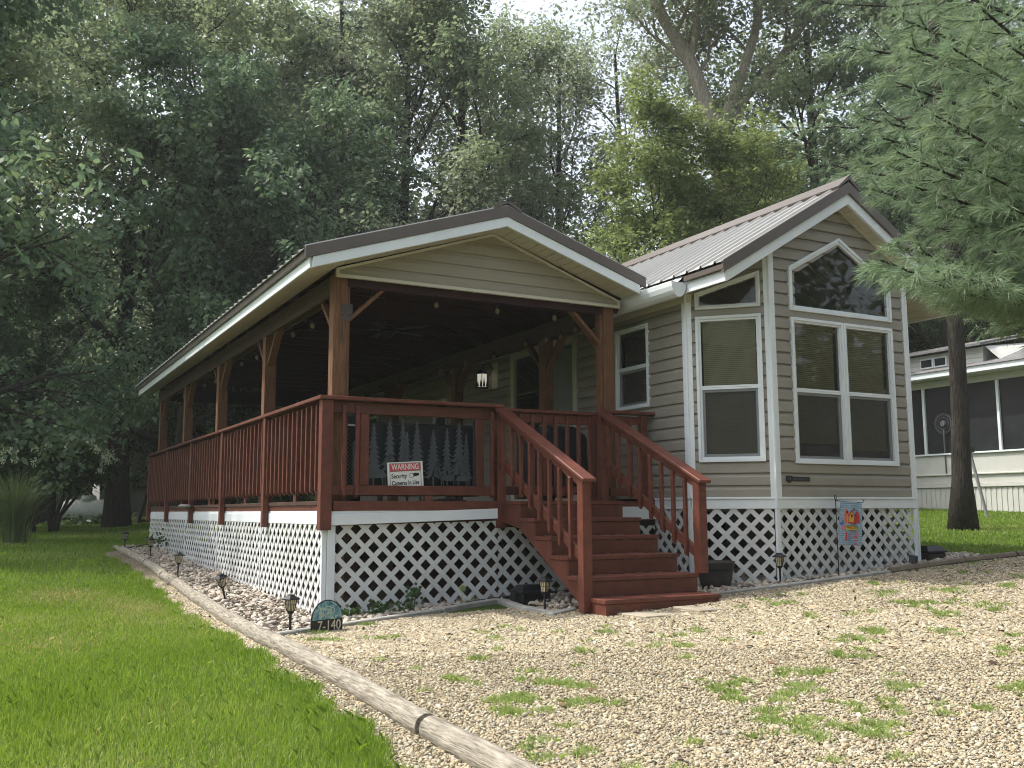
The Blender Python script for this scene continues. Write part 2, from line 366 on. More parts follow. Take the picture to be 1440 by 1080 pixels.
rstone=stone_mat('river_stone',[(.26,.215,.17),(.40,.345,.27),(.50,.45,.37),(.33,.29,.25),(.56,.52,.44),(.36,.29,.23),(.28,.27,.25)])
def camxy(n,dmin,dmax,amin,amax,pw,rg):
    u=rg.uniform(0,1,n); d=(dmin**pw+u*(dmax**pw-dmin**pw))**(1/pw); a=rg.uniform(amin,amax,n)
    base=math.atan2(fw.y,fw.x); th=base-a; return CAM.x+d*np.cos(th),CAM.y+d*np.sin(th),d
x,y,d=camxy(520000,3.2,13,-.62,.72,1.05,rng); ok=in_gravel(x,y)&~in_bed(x,y); x,y,d=x[ok],y[ok],d[ok]
pts=np.stack([x,y,g(x,y)+.016+0*x],1)
near=d<7.0
tag(stones('gravel',pts[near],.0064,.62,gstone,seed=2),'small cream and tan stones covering the drive close to the camera','gravel',kind='stuff')
tag(stones('gravel',pts[~near],.0085,.6,gstone,verts=6,seed=3),'small cream and tan stones covering the drive near the steps','gravel',kind='stuff')
x=rng.uniform(-.8,7.7,34000); y=rng.uniform(-1.8,10.6,34000); ok=in_bed(x,y)&((x<.25)|(y<.35)); x,y=x[ok],y[ok]
tag(stones('river_stones',np.stack([x,y,g(x,y)+.028],1),.021,.55,rstone,seed=4),'rounded pink and grey river stones in the bed along the lattice','stones',kind='stuff')
# ---- grass
def blades(name,x,y,h,wd,m,seed,lean=.45,z=None):
    rg=np.random.default_rng(seed); n=len(x); hh=h*np.exp(.25*rg.standard_normal(n).clip(-2,1.6)); a=rg.uniform(0,6.283,n); la=rg.uniform(0,6.283,n); ln=np.abs(rg.normal(0,lean,n)).clip(0,lean*2)*hh
    zz=g(x,y) if z is None else z
    B=np.stack([x,y,zz],1); sd=np.stack([np.cos(a),np.sin(a),0*a],1)*(wd/2)[:,None] if hasattr(wd,'__len__') else np.stack([np.cos(a),np.sin(a),0*a],1)*wd/2
    L_=np.stack([np.cos(la)*ln,np.sin(la)*ln,0*la],1)
    M1=B+L_*.3+np.stack([0*hh,0*hh,hh*.55],1); T=B+L_+np.stack([0*hh,0*hh,hh*(1-.25*(ln/hh))],1)
    V=np.stack([B-sd,B+sd,M1+sd*.8,T,M1-sd*.8],1).reshape(-1,3); k=np.arange(n)[:,None]*5
    return npmesh(name,V,np.concatenate([k,k+1,k+2,k+3,k+4],1),m,5)
def in_lawn(x,y): return (~in_gravel(x,y))&(x<np.where(y<9.7,lawn_edge(y)+.03,60))
x,y,d=camxy(330000,3.1,13,-.62,.05,1.25,rng); pn=np.sin(x*1.7+y*.9)*np.sin(y*1.3-x*.6+1); ok=in_lawn(x,y)&(rng.uniform(0,1,len(x))<.85+.3*pn); x,y,d=x[ok],y[ok],d[ok]
tag(obj('grass',blades('grass',x,y,.040+.012*np.sin(x*2.1)*np.sin(y*1.7)+.008*(d<6),.0022+.00042*d,grassm,11)),'short bright green lawn grass left of the log border','grass',kind='stuff')
x,y,d=camxy(90000,12.5,36,-.62,-.22,1.3,rng); ok=in_lawn(x,y); x,y,d=x[ok],y[ok],d[ok]
tag(obj('grass',blades('grass',x,y,.055+0*x,.0035+.0005*d,grassm,12)),'shaded lawn grass towards the propane tank','grass',kind='stuff')
x,y,d=camxy(60000,10.5,26,.28,.62,1.3,rng); ok=(~in_gravel(x,y))&~in_bed(x,y)&(x>7.3); x,y,d=x[ok],y[ok],d[ok]
tag(obj('grass',blades('grass',x,y,.036+0*x,.0035+.0005*d,grassm,13)),'lawn grass around the pine trunk beside the neighbouring home','grass',kind='stuff')
# longer ragged tufts on the lawn edge
yy=rng.uniform(-6,9.2,9000); xx=lawn_edge(yy)-np.abs(rng.normal(0,.07,9000))+.03
tag(obj('grass',blades('grass',xx,yy,.06+0*xx,.0045,grassm,14,.6)),'ragged longer grass along the edge of the gravel strip','grass',kind='stuff')
x=np.concatenate([rng.normal(-1.45,.22,1700),rng.normal(-1.95,.28,1500),rng.normal(-2.3,.3,700)]); y=np.concatenate([rng.normal(1.5,.5,1700),rng.normal(2.8,.6,1500),rng.normal(-.5,.5,700)]); ok=x<lawn_edge(y)-.1; x,y=x[ok],y[ok]
tag(obj('dry_grass',blades('dry_grass',x,y,.048+0*x,.006,leafm('dry_grass_blade',[(.28,.25,.11),(.40,.36,.18),(.22,.26,.06)],.3),16,.7)),'patches of dry straw coloured blades in the lawn beside the gravel strip','grass',kind='stuff')
# weeds in the gravel
wc=[(-.35,-4.3,.16),(-.1,-4.05,.2),(.1,-4.4,.14),(.35,-3.9,.18),(-.2,-3.4,.10),(.0,-1.6,.10),(-.35,-1.5,.12),(.95,-4.7,.22),(1.25,-4.9,.14),(.8,-5.1,.1),(1.6,-4.5,.15),(.6,-5.4,.2),(1.0,-5.6,.2),(1.75,-5.1,.1),
 (2.3,-4.3,.13),(2.6,-4.0,.12),(2.9,-3.9,.16),(3.3,-4.2,.10),(3.9,-3.7,.16),(4.2,-3.3,.2),(4.5,-3.6,.12),(5.0,-2.9,.12),(5.6,-3.1,.12),(6.0,-3.3,.2),(2.2,-5.6,.22),(2.6,-5.5,.14),(1.6,-3.4,.10),(.9,-3.1,.09),(3.1,-3.1,.08),(1.4,-2.6,.08),(2.0,-3.0,.07),(-.3,-.98,.10),(.1,-.75,.08),(.2,-2.9,.08),(3.6,-5.0,.12),(3.1,-4.9,.12),(1.35,-5.5,.1),(3.4,-2.4,.1),(5.0,-2.1,.1),(4.6,-2.6,.08),(-.55,-5.2,.12)]
X_=[];Y_=[]
for _ in range(110): wc.append((rng.uniform(-.5,7.5),rng.uniform(-6.0,-1.7),rng.uniform(.02,.06)))
for cx_,cy_,r_ in wc:
    cx_+=rng.normal(0,.03)
    n=int(1700*r_*r_/.02*.32)+35; sub_=[(rng.normal(0,r_*.6),rng.normal(0,r_*.6)) for _ in range(max(1,int(r_*45)))]; kk=rng.integers(0,len(sub_),n); sb=np.array(sub_)[kk]; X_.append(cx_+sb[:,0]+rng.normal(0,.028,n)); Y_.append(cy_+sb[:,1]+rng.normal(0,.028,n))
x=np.concatenate(X_); y=np.concatenate(Y_); ok=x>log_x(y)+.08; x,y=x[ok],y[ok]
tag(obj('weeds',blades('weeds',x,y,.040+0*x,.0055,weedm,15,.8)),'low green weeds sprouting in patches through the gravel','weeds',kind='stuff')
# fallen leaves and bits on the gravel
rl=np.random.default_rng(31); n=150; x=rl.uniform(-.5,9,n); y=rl.uniform(-6.2,-1.6,n); ok=in_gravel(x,y)&(x>log_x(y)+.1); x,y=x[ok],y[ok]; n=len(x)
a=rl.uniform(0,6.28,n); s_=rl.uniform(.015,.045,n); z=g(x,y)+.022
V=np.stack([np.stack([x+np.cos(a+t)*s_*k,y+np.sin(a+t)*s_*k,z+rl.uniform(0,.018,n)],1) for t,k in ((0,1),(1.57,.45),(3.14,1),(4.71,.45))],1).reshape(-1,3)
tag(obj('fallen_leaves',npmesh('fallen_leaves',V,np.arange(n*4).reshape(-1,4),mat('dry_brown_leaf',(.10,.055,.03),.8,var=.5,island=.4),4)),'scattered dry brown leaves and bark bits on the gravel drive','leaves',kind='stuff')
# ================================================================== COVERED DECK
RX=1.864; ZFB=2.854; SL=.3275; YF=-.231; YR=11.37
def zfb(x): return ZFB-SL*abs(x-RX)
deck=thing('covered_deck','red stained deck with white lattice skirting and a brown metal gable roof','deck',(0,0,-1.1))
mb=MB()
for k in range(28):
    x0=.03+k*.1385
    mb.box(x0,min(x0+.133,3.86),.06,11.13,-.038,0)
floor=mb.build('deck_floor',mat('dark_worn_deck',(.05,.022,.016),.6,var=.4,island=.15),deck,bevel=.003)  # floor colour darkened to keep the porch interior dim
mb=MB(); mb.box(.12,1.93,.005,.045,-.093,-.002).box(.045,.085,.12,11.05,-.093,-.002).box(3.17,3.90,.02,.05,-.093,-.002)
for k in range(18): mb.box(.1,3.8,.3+k*.6,.34+k*.6,-.225,-.04)
mb.build_split('rim_joist',redv,deck,bevel=.003)
mb=MB(); 
def band_x(x0,x1,z0=-.225,z1=-.093):
    mb.box(x0,x1,.000,.040,z0,z1-.028); mb.box(x0,x1,.012,.040,z1-.028,z1)
def skew_box(x0,x1,y0,y1,za0,za1,zb0,zb1):
    mb.prism([(x0,y0,za0),(x1,y0,zb0),(x1,y0,zb1),(x0,y0,za1)],(0,y1-y0,0))
skew_box(.10,1.915,.000,.040,-.232,-.128,-.178,-.075); skew_box(.10,1.915,.014,.040,-.1279,-.098,-.0749,-.045)
mb.box(3.20,3.88,-.005,.018,-.20,-.06)
mb.build_split('skirt_fascia',white,deck,bevel=.003)
postY=[.02,2.12,4.40,6.64,8.90,11.0]
mb=MB()
for a,b in zip(postY[:-1],postY[1:]):
    mb.box(.035,.075,a+.09,b-.01,-.225,-.121); mb.box(.047,.075,a+.09,b-.01,-.121,-.093)
mb.build_split('skirt_fascia',white,deck,bevel=.003)
# lattice skirting
def lat_panel(parent,O,U,N_,outline,s=.17,ph=0,label=None):
    m_=MB(); lattice(m_,O,U,N_,outline,s=s,ph=(ph,0)); return m_.build('lattice_panel',lattw,parent)
def gz(x,y): return float(g(x,y))
yb=[.10,2.4,4.8,7.2,9.6,11.03]
for i in range(5):
    a,b=yb[i],yb[i+1]
    # U along +Y, outward normal -X, outline (u,z) ccw
    lat_panel(deck,(.05,0,0),(0,1,0),(-1,0,0),[(a,gz(0,a)+.02),(b-.004,gz(0,b)+.02),(b-.004,-.225),(a,-.225)],s=.165,ph=.03*i)
lat_panel(deck,(0,.055,0),(1,0,0),(0,-1,0),[(.16,gz(0.1,0)+.02),(1.9,gz(1.9,0)+.02),(1.9,-.20),(.16,-.235)],s=.182)
lat_panel(deck,(0,.065,0),(1,0,0),(0,-1,0),[(1.905,gz(1.9,0)+.03),(3.9,gz(3.9,0)+.03),(3.9,-.27),(1.905,-.27)],s=.182,ph=.05)
mb=MB(); mb.box(.03,.075,.045,.09,-1.11,-.235).box(.078,.155,.030,.062,-1.11,-.235)
for y in yb[1:-1]: mb.box(.030,.037,y-.015,y+.015,gz(0,y),-.225)
mb.build_split('lattice_trim',white,deck,bevel=.003)
mb=MB()
for x in (.35,1.9,3.6):
    for y in (.35,3,6,9,10.8): mb.box(x,x+.14,y,y+.14,gz(x,y)-.1,-.225)
mb.box(.3,3.8,.5,.54,-.42,-.23)
mb.build_split('deck_pier',mat('dark_brown_beam',(.055,.032,.021),.75,var=.4,scale=6,stretch=(6,.7,6),bump=.3),deck)  # timber brown darkened so the gaps behind the lattice look shaded
# railing: mesh = rails, children = posts and balusters
mb=MB()
CAPZ=.965
mb.prism([(-.045,-.045,CAPZ),(1.99,-.045,CAPZ),(1.99,.105,CAPZ),(.105,.105,CAPZ),(.105,11.03,CAPZ),(-.045,11.03,CAPZ)][:1]+[(1.93,-.045,CAPZ),(1.93,.105,CAPZ),(.105,.105,CAPZ)]+[(.105,6.0,CAPZ),(-.045,6.0,CAPZ)],(0,0,.036))
mb.prism([(-.045,6.003,CAPZ+.004),(.105,6.003,CAPZ+.004),(.105,11.05,CAPZ+.004),(-.045,11.05,CAPZ+.004)],(0,0,.036))
mb.box(.035,.073,.10,11.0,.855,.955).box(.035,.073,.10,11.0,.085,.175)
mb.box(.105,1.87,.034,.072,.845,.955).box(.105,1.87,.034,.072,.055,.150)
mb.box(.385,.478,.030,.070,.151,.844).box(1.645,1.735,.030,.070,.151,.844)
mb.box(1.07,1.16,.036,.070,-.002,.054)
for y in (1.0,3.2,5.4,7.6,9.9): mb.box(.037,.071,y,y+.09,-.002,.084)
rail=mb.build('railing',redv,deck,bevel=.005)
def part(name,m,parent,f,bevel=.004,smooth=False):
    q=MB(); f(q); return q.build(name,m,parent,bevel=bevel,smooth=smooth)
part('rail_post',redv,rail,lambda q:q.box(-.012,.100,-.012,.090,-.275,.964))
for y in postY[1:]:
    part('rail_post',redv,rail,lambda q:q.box(-.030,.034,y-.045,y+.045,-.27,.964))
part('rail_post',redv,rail,lambda q:q.box(1.872,1.965,-.008,.10,-.275,.962))
part('rail_post',redv,rail,lambda q:q.box(3.72,3.80,.02,.10,-.05,.962))
for i,(a,b) in enumerate(zip(postY[:-1],postY[1:])):
    n=12
    for k in range(n):
        y=a+.085+(k+.62)*(b-a-.09)/n+random.Random(i*20+k).uniform(-.006,.006)
        def f(q): q.prism([(-.004,y-.017,.10),(.034,y-.017,.062),(.034,y-.017,.945),(-.004,y-.017,.93)],(0,.034,0))
        part('baluster',redv,rail,f,.003)
for x in (.215,.350,1.815):
    part('baluster',redv,rail,lambda q:q.prism([(x-.018,-.004,.06),(x-.018,.033,.03),(x-.018,.033,.93),(x-.018,-.004,.92)],(.036,0,0)),.003)
part('baluster',redv,rail,lambda q:q.box(3.56,3.595,.02,.05,.05,.93),.003)
part('rail_cap',redv,rail,lambda q:q.box(3.22,3.885,-.02,.12,.972,1.006)); part('rail_board',redv,rail,lambda q:q.box(3.30,3.72,.035,.07,.86,.95)); part('rail_board',redv,rail,lambda q:q.box(3.30,3.72,.035,.07,.06,.15))
# gate across the stair head
mb=MB(); mb.box(2.0,3.27,.15,.27,.955,.990).box(2.0,3.27,.19,.228,.85,.955)
gate=mb.build('stair_gate',redv,deck,bevel=.004); part('bottom_rail',redv,gate,lambda q:q.box(2.0,3.27,.19,.228,.07,.16))
for k in range(7):
    x=2.22+k*.147; part('baluster',redv,gate,lambda q:q.box(x,x+.036,.152,.189,.06,.93),.003)
part('gate_post',redv,gate,lambda q:q.box(3.16,3.25,.16,.26,0,.95))
# steel cutout panel in the front railing
mb=MB(); rg=random.Random(5)
def cut_tree(x,zb,h,w_,y=.052,tiers=11):
    mb.box(x-.008,x+.008,y,y+.004,zb,zb+h*.98)
    for t in range(tiers):
        z=zb+h*(.16+.82*t/tiers); ww=w_*(1-t/tiers)**.85*rg.uniform(.8,1.1)+.012; th=h*.085*(1-.4*t/tiers)
        for s_ in (-1,1):
            ww2=ww*rg.uniform(.75,1.1)
            mb.prism([(x,y+.0005*t,z+th*1.3),(x+s_*ww2*.45,y+.0005*t,z+th*.55),(x+s_*ww2,y+.0005*t,z-th*.35),(x+s_*ww2*.62,y+.0005*t,z-th*.15),(x+s_*ww2*.5,y+.0005*t,z-th*.42),(x+s_*ww2*.2,y+.0005*t,z+th*.1),(x,y+.0005*t,z)],(0,.0035,0))
for i,(x,h,w_) in enumerate([(.55,.62,.085),(.72,.69,.085),(.86,.70,.07),(.90,.55,.06),(1.01,.66,.085),(1.19,.58,.085),(1.34,.60,.07),(1.48,.68,.095),(1.56,.55,.06)]):
    cut_tree(x,.15,h,w_*1.2,y=.090+.0045*(i%3))
mb.box(.45,.486,.098,.104,.11,.844).box(1.637,1.66,.098,.104,.11,.844).box(.4861,1.6369,.098,.104,.10,.150)
def stag(cx,s_,hd):   # standing deer outline with antlers
    y=.084; Z=.15
    def P(l): return [(cx+hd*a*s_,y,Z+b*s_) for a,b in l]
    mb.prism(P([(0,.30),(.42,.30),(.46,.24),(.44,.14),(.05,.15),(-.04,.20)]),(0,.004,0))
    mb.prism(P([(-.04,.20),(.06,.28),(-.02,.42),(-.09,.43)]),(0,.004,0))
    mb.prism(P([(-.02,.44),(-.08,.50),(-.20,.44),(-.19,.41),(-.08,.41)]),(0,.004,0))
    for lx in (.0,.06,.36,.42): mb.prism(P([(lx,.16),(lx+.035,.16),(lx+.02,0),(lx+.005,0)]),(0,.004,0))
    for a in (-.10,-.05):
        mb.prism(P([(a,.48),(a+.012,.48),(a+.07,.62),(a+.055,.62)]),(0,.004,0)); mb.prism(P([(a,.52),(a+.012,.51),(a-.04,.62),(a-.05,.615)]),(0,.004,0)); mb.prism(P([(a+.03,.55),(a+.04,.55),(a+.0,.64),(a-.01,.64)]),(0,.004,0))
stag(1.27,.38,1); stag(1.43,.36,1); stag(.68,.5,-1); 
pan=mb.build('cutout_panel',iron,rail); pan['label']='dark steel panel of pine trees and deer set in the front railing'
# ---- stairs
stairs=thing('staircase','red stained staircase of six steps with sloping handrails leading down from the deck','staircase',(2.55,-1.9,-1.02))
RUN,RISE,Y0=.3026,.1719,-.384; XL,XR=1.933,3.175
for xs in (XL,XR-.04,2.53):
    pts=[(xs,.0,-.04),(xs,.0,-.30)]+[(xs,-1.72,-1.12+.02),(xs,-1.90,-1.05),(xs,Y0-5*RUN+.02,-5*RISE-.04)]
    prof=[(xs,0,-.04)]
    low=[(xs,.0,-.215),(xs,-.31,-.25),(xs,-1.70,-1.06),(xs,-1.87,-1.06)]
    up=[]
    for k in range(5,-1,-1):
        y=Y0-k*RUN; up+=[(xs,y+.028,-k*RISE-.04-(RISE-.0 if k==5 else RISE)),(xs,y+.028,-k*RISE-.04)]
        if k>0: up+=[(xs,y+RUN+.028,-k*RISE-.04)]
    stM=MB()
    # build stringer as a fan of quads between the stepped top and the slanted bottom
    def lowz(y): return float(np.interp(y,[-1.90,-1.70,-.31,0],[-1.10,-1.06,-.25,-.215]))
    ys=[0]+[Y0-k*RUN+.028 for k in range(6)]
    for k in range(6):
        ya=Y0-(k-1)*RUN+.028 if k>0 else 0.0; yb_=Y0-k*RUN+.028; zt=-k*RISE-.04
        q_=[(xs,yb_,lowz(yb_)),(xs,ya,lowz(ya)),(xs,ya,zt),(xs,yb_,zt)]
        if k==5: q_=[(xs,yb_,-1.07),(xs,ya,lowz(ya)),(xs,ya,zt),(xs,yb_,zt)]
        stM.prism(q_,(.038,0,0))
    stM.build('stringer',redv,stairs)
for k in range(6):
    y=Y0-k*RUN; z=-k*RISE
    x1=XR; x0=XL
    def f(q):
        q.box(x0-.012,x1+.012,y,y+.148,z-.038,z); q.box(x0-.012,x1+.012,y+.153,y+.152+.165,z-.038,z)
    part('tread',redv,stairs,f)
    part('riser',redv,stairs,lambda q:q.box(x0+.002,x1-.002,y+.012,y+.030,z-RISE+.002 if k<5 else -1.08,z-.040),.002)
def slope_rail(X,side):
    q=MB(); a=(X,.075,1.0); b=(X,-1.72,.17); q.beam((X,.06,.990),(X,-1.70,.165),.142,.034); 
    rl=q.build('handrail',redv,stairs,bevel=.005)
    xs=X+side*.02
    part('handrail_board',redv,stairs,lambda q:q.beam((X,.0,.90),(X,-1.60,.145),.036,.09)); part('lower_rail',redv,stairs,lambda q:q.beam((X,-.02,.42),(X,-1.56,-.51),.036,.088))
    return
for X,nm in ((1.905,1),(3.205,-1)):
    slope_rail(X,nm)
    for k in range(8):
        y=-.14-k*.185; zt=.90+(y)*.472; zb_=.42+(y+.02)*.604
        part('baluster',redv,stairs,lambda q:q.prism([(X-.055,y-.018,zb_-.10),(X-.055,y+.018,zb_-.075),(X-.055,y+.018,zt-.01),(X-.055,y-.018,zt-.03)],(.036,0,0)),.003)
    zb=-.985 if X<2 else -4*RISE
    part('newel_post',redv,stairs,lambda q:q.box(X-.047,X+.047,-1.655,-1.56,zb,.20))
part('rail_post',redv,stairs,lambda q:q.box(3.155,3.25,-.008,.085,-.25,.97))
# ---- roof posts, beams, braces
PYL=[.20,2.85,5.55,8.25,10.9]
def braced_post(x,y,sx,front=False):
    q=MB(); q.box(x-.07,x+.07,y-.07,y+.07,0,2.236 if front else 2.03); (None if front else q.box(x-.029,x+.029,y-.07,y+.07,2.03,2.23))
    p=q.build('roof_post',brown,deck,bevel=.004)
    if front: 
        part('post_board',brown,p,lambda q:q.box(x+.0705,x+.105,y-.05,y+.05,0,2.2) if sx>0 else q.box(x-.105,x-.0705,y-.05,y+.05,0,2.2))
    for s_ in ((1,) if y<1 else ((-1,) if y>10 else (1,-1))):
        part('brace',brown,p,lambda q:q.beam((x,y+s_*.06,1.68),(x,y+s_*.50,2.10),.04,.09,up=(1,0,0)) or None)
    if front or y>10: part('brace',brown,p,lambda q:q.beam((x+sx*.07,y,1.76),(x+sx*.52,y,2.19),.04,.09,up=(0,1,0)))
for y in PYL: braced_post(.195,y,1,y<1)
for y in (.20,1.55,4.2,6.8,9.4,11.0): braced_post(3.37,y,-1,y<1)
mb=MB(); mb.box(.128,.165,.275,11.15,2.035,2.235).box(.225,.262,.275,11.15,2.035,2.235).box(3.30,3.337,.275,11.15,2.035,2.235).box(3.40,3.437,.275,11.15,2.035,2.235)
mb.build_split('roof_beam',mat('dark_brown_beam',(.055,.032,.021),.75,var=.4,scale=6,stretch=(6,.7,6),bump=.3),deck,bevel=.004)  # darker copy of the post brown, carrying the shade under the roof
part('cross_beam',ceilm,deck,lambda q:q.box(.27,3.29,.14,.178,2.12,2.235))
# rafters and ceiling boards
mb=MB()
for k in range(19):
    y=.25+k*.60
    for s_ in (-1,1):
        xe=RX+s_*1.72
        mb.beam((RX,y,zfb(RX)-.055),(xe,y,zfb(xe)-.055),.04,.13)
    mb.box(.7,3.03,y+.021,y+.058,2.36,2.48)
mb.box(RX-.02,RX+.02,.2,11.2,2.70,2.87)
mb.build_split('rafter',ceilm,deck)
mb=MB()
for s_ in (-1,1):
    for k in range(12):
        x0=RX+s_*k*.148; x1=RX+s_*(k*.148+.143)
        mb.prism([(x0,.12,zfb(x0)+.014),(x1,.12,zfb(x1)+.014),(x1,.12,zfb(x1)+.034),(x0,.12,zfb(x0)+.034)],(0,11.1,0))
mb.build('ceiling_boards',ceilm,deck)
# metal roof: ribbed sheets
def ribbed(mb,xr,zr,sl,x_e,y0,y1,side,step=.2286,rib=.028,th=.004,off=0):
    """sheet falling from ridge (xr,zr) to x_e, ribs run down the slope"""
    prof=[]; y=y0+off
    prof.append((y0,0))
    while y<y1-.03:
        for dy,h in ((-.022,0),(-.009,rib),(.009,rib),(.022,0)):
            if y0<y+dy<y1: prof.append((y+dy,h))
        for dy in (.095,.135):
            if y+dy<y1-.02: prof+=[(y+dy-.008,0),(y+dy,.005),(y+dy+.008,0)]
        y+=step
    prof.append((y1,0))
    ze=zr-sl*abs(x_e-xr)
    for (ya,ha),(yb2,hb) in zip(prof[:-1],prof[1:]):
        if yb2-ya<1e-5: continue
        a=(xr,ya,zr+ha); b=(xr,yb2,zr+hb); c=(x_e,yb2,ze+hb); d=(x_e,ya,ze+ha)
        pts=[a,b,c,d] if side>0 else [d,c,b,a]
        mb.poly(pts); 
        mb.poly([(p[0],p[1],p[2]-th) for p in reversed(pts)])
        mb.poly([(c[0],c[1],c[2]),(c[0],c[1],c[2]-th),(d[0],d[1],d[2]-th),(d[0],d[1],d[2])])
ZT=ZFB+.205
mb=MB(); ribbed(mb,RX,ZT,SL,-.29,YF-.03,YR+.12,-1); ribbed(mb,RX,ZT,SL,3.64,YF-.03,YR+.12,1)
mb.box(-.26,3.60,0,.01,2.3,2.31) if False else None
roof=mb.build('roof',metal,deck)
# ridge cap
part('ridge_cap',trimb,roof,lambda q:q.prism([(RX-.17,YF-.035,ZT+.045-SL*.17),(RX-.165,YF-.035,ZT+.02-SL*.17),(RX,YF-.035,ZT+.04),(RX+.165,YF-.035,ZT+.02-SL*.17),(RX+.17,YF-.035,ZT+.045-SL*.17),(RX+.04,YF-.035,ZT+.060),(RX-.04,YF-.035,ZT+.060)],(0,YR-YF+.15,0)),0)
def rake(q,y0,y1,dz0,dz1,xl,xr):
    q.prism([(RX,y0,ZFB+dz0),(RX,y0,ZFB+dz1),(xl,y0,zfb(xl)+dz1),(xl,y0,zfb(xl)+dz0)],(0,y1-y0,0)); q.prism([(RX,y0,ZFB+dz0),(xr,y0,zfb(xr)+dz0),(xr,y0,zfb(xr)+dz1),(RX,y0,ZFB+dz1)],(0,y1-y0,0))
part('rake_trim',trimb,roof,lambda q:(rake(q,YF-.034,YF-.002,.104,.222,-.285,3.62),),.003)
part('rake_fascia',white,roof,lambda q:(rake(q,YF-.022,YF+.012,0,.104,-.206,3.548),),.002)
part('rake_fascia',white,roof,lambda q:(rake(q,YR-.01,YR+.02,0,.104,-.206,3.548),),.002)
part('rake_trim',trimb,roof,lambda q:(rake(q,YR+.021,YR+.05,.07,.200,-.285,3.62),),.003)
part('eave_fascia',white,roof,lambda q:(q.box(-.228,-.207,YF+.013,YR-.01,2.176,2.282),q.box(3.549,3.57,YF+.013,YR-.01,2.296,2.392)),.002)
part('drip_edge',trimb,roof,lambda q:(q.box(-.262,-.230,YF-.001,YR+.02,2.284,2.352),q.box(3.572,3.60,YF-.001,YR+.02,2.394,2.455)),.002)
# soffits (vented panels modelled as narrow ribs)
q=MB(); n=int((YR-YF)/.1)
for k in range(n):
    y0=YF+.014+k*.1; q.prism([(-.206,y0,2.180),(.127,y0,2.180+SL*.333),(.127,y0,2.192+SL*.333),(-.206,y0,2.192)],(0,.093,0))
q.prism([(-.206,YF+.014,2.196),(.127,YF+.014,2.196+SL*.333),(.127,YF+.014,2.20+SL*.333),(-.206,YF+.014,2.20)],(0,YR-YF-.03,0))
q.build('soffit',soff,roof)
q=MB()
for side,xe in ((-1,.128),(1,3.548)):
    n=int(abs(xe-RX)/.105)
    for k in range(n+1):
        x0=RX+side*k*.105; x1=RX+side*min(k*.105+.098,abs(xe-RX)); 
        q.prism([(x0,YF+.013,zfb(x0)+.012),(x1,YF+.013,zfb(x1)+.012),(x1,YF+.013,zfb(x1)+.02),(x0,YF+.013,zfb(x0)+.02)],(0,.32,0))
    q.prism([(RX,YF+.013,zfb(RX)+.024),(xe,YF+.013,zfb(xe)+.024),(xe,YF+.013,zfb(xe)+.03),(RX,YF+.013,zfb(RX)+.03)],(0,.32,0))
q.build('soffit',tan,roof)
# gable wall
q=MB(); zg=2.205
siding_wall(q,(0,.108,0),(1,0,0),(0,-1,0),[(.139,zg),(3.482,zg),(3.482,zg+.06),(RX,2.853),(.139,zg+.06)],h=.135,z0=zg,proud=.016)
q.prism([(.139,.11,zg),(3.482,.11,zg),(3.482,.11,zg+.06),(RX,.11,2.853),(.139,.11,zg+.06)],(0,.03,0))
gab=q.build('gable_wall',gsiding,deck)
def gt(q):
    y=.064; q.box(.128,3.492,y,.10,zg-.012,zg+.022); q.box(.128,.158,y+.001,.10,zg+.022,zg+.062); q.box(3.462,3.492,y+.001,.10,zg+.022,zg+.062)
    for x in (.128,3.492):
        s_=1 if x>RX else -1
        q.prism([(x,y+.002,zg+.075),(x,y+.002,zg+.050),(RX,y+.002,2.832),(RX,y+.002,2.860)][::s_],(0,.036,0))
part('gable_trim',tan,gab,gt,.002)
# rear valance banner with writing
ban=thing('porch_banner','wide black banner with grey lettering hung under the far end of the porch roof','banner',(1.8,11.05,2.07))
bo=part('banner_cloth',mat('black_banner',(.008,.008,.009),.8),ban,lambda q:q.box(.25,3.36,11.04,11.055,2.07,2.60),0)
def text(s_,size,m,name,parent,Mx,ext=.003,wd=None,bold=0,align='CENTER'):
    cu=bpy.data.curves.new(name,'FONT'); cu.body=s_; cu.size=size; cu.extrude=ext; cu.align_x=align; cu.align_y='CENTER'; cu.offset=bold
    to=bpy.data.objects.new(name+'_c',cu); COL.objects.link(to); bpy.context.view_layer.update()
    dg=bpy.context.evaluated_depsgraph_get(); me=bpy.data.meshes.new_from_object(to.evaluated_get(dg)); bpy.data.objects.remove(to); bpy.data.curves.remove(cu)
    if wd:
        xs=[v.co.x for v in me.vertices]; k=wd/(max(xs)-min(xs)); 
        for v in me.vertices: v.co.x*=k
    me.transform(Mx); me.materials.clear(); me.materials.append(m)
    o=bpy.data.objects.new(name,me); COL.objects.link(o); o.parent=parent; return o
def face_my(x,y,z,tilt=0): return Matrix.Translation((x,y,z))@Matrix.Rotation(tilt,4,'Y')@Matrix.Rotation(R(90),4,'X')
greyt=mat('grey_lettering',(.14,.14,.15),.7)
text('THE PORCH',.17,greyt,'lettering',bo,face_my(0,-.018,.31),wd=1.15)
text('SIP BACK & RELAX',.07,greyt,'lettering',bo,face_my(0,-.018,.17),wd=.8) if False else None
# ================================================================== CABIN
XS=3.915; Y1=-.601; CX,CY=4.539,-1.2203; XR2=6.639; XE=7.263; HY=12.5
RH=5.589; HS=.602; ZRH=3.433  # apex of fascia top at Y=-1.4
HF=-1.40
def zr(x): return ZRH-HS*abs(x-RH)     # top of white fascia
cab=thing('cabin','taupe sided cabin with a steep brown metal gable roof and white trimmed windows','cabin',(5.6,4,-.9))
BZ=.033                                   # siding bottom
q=MB()
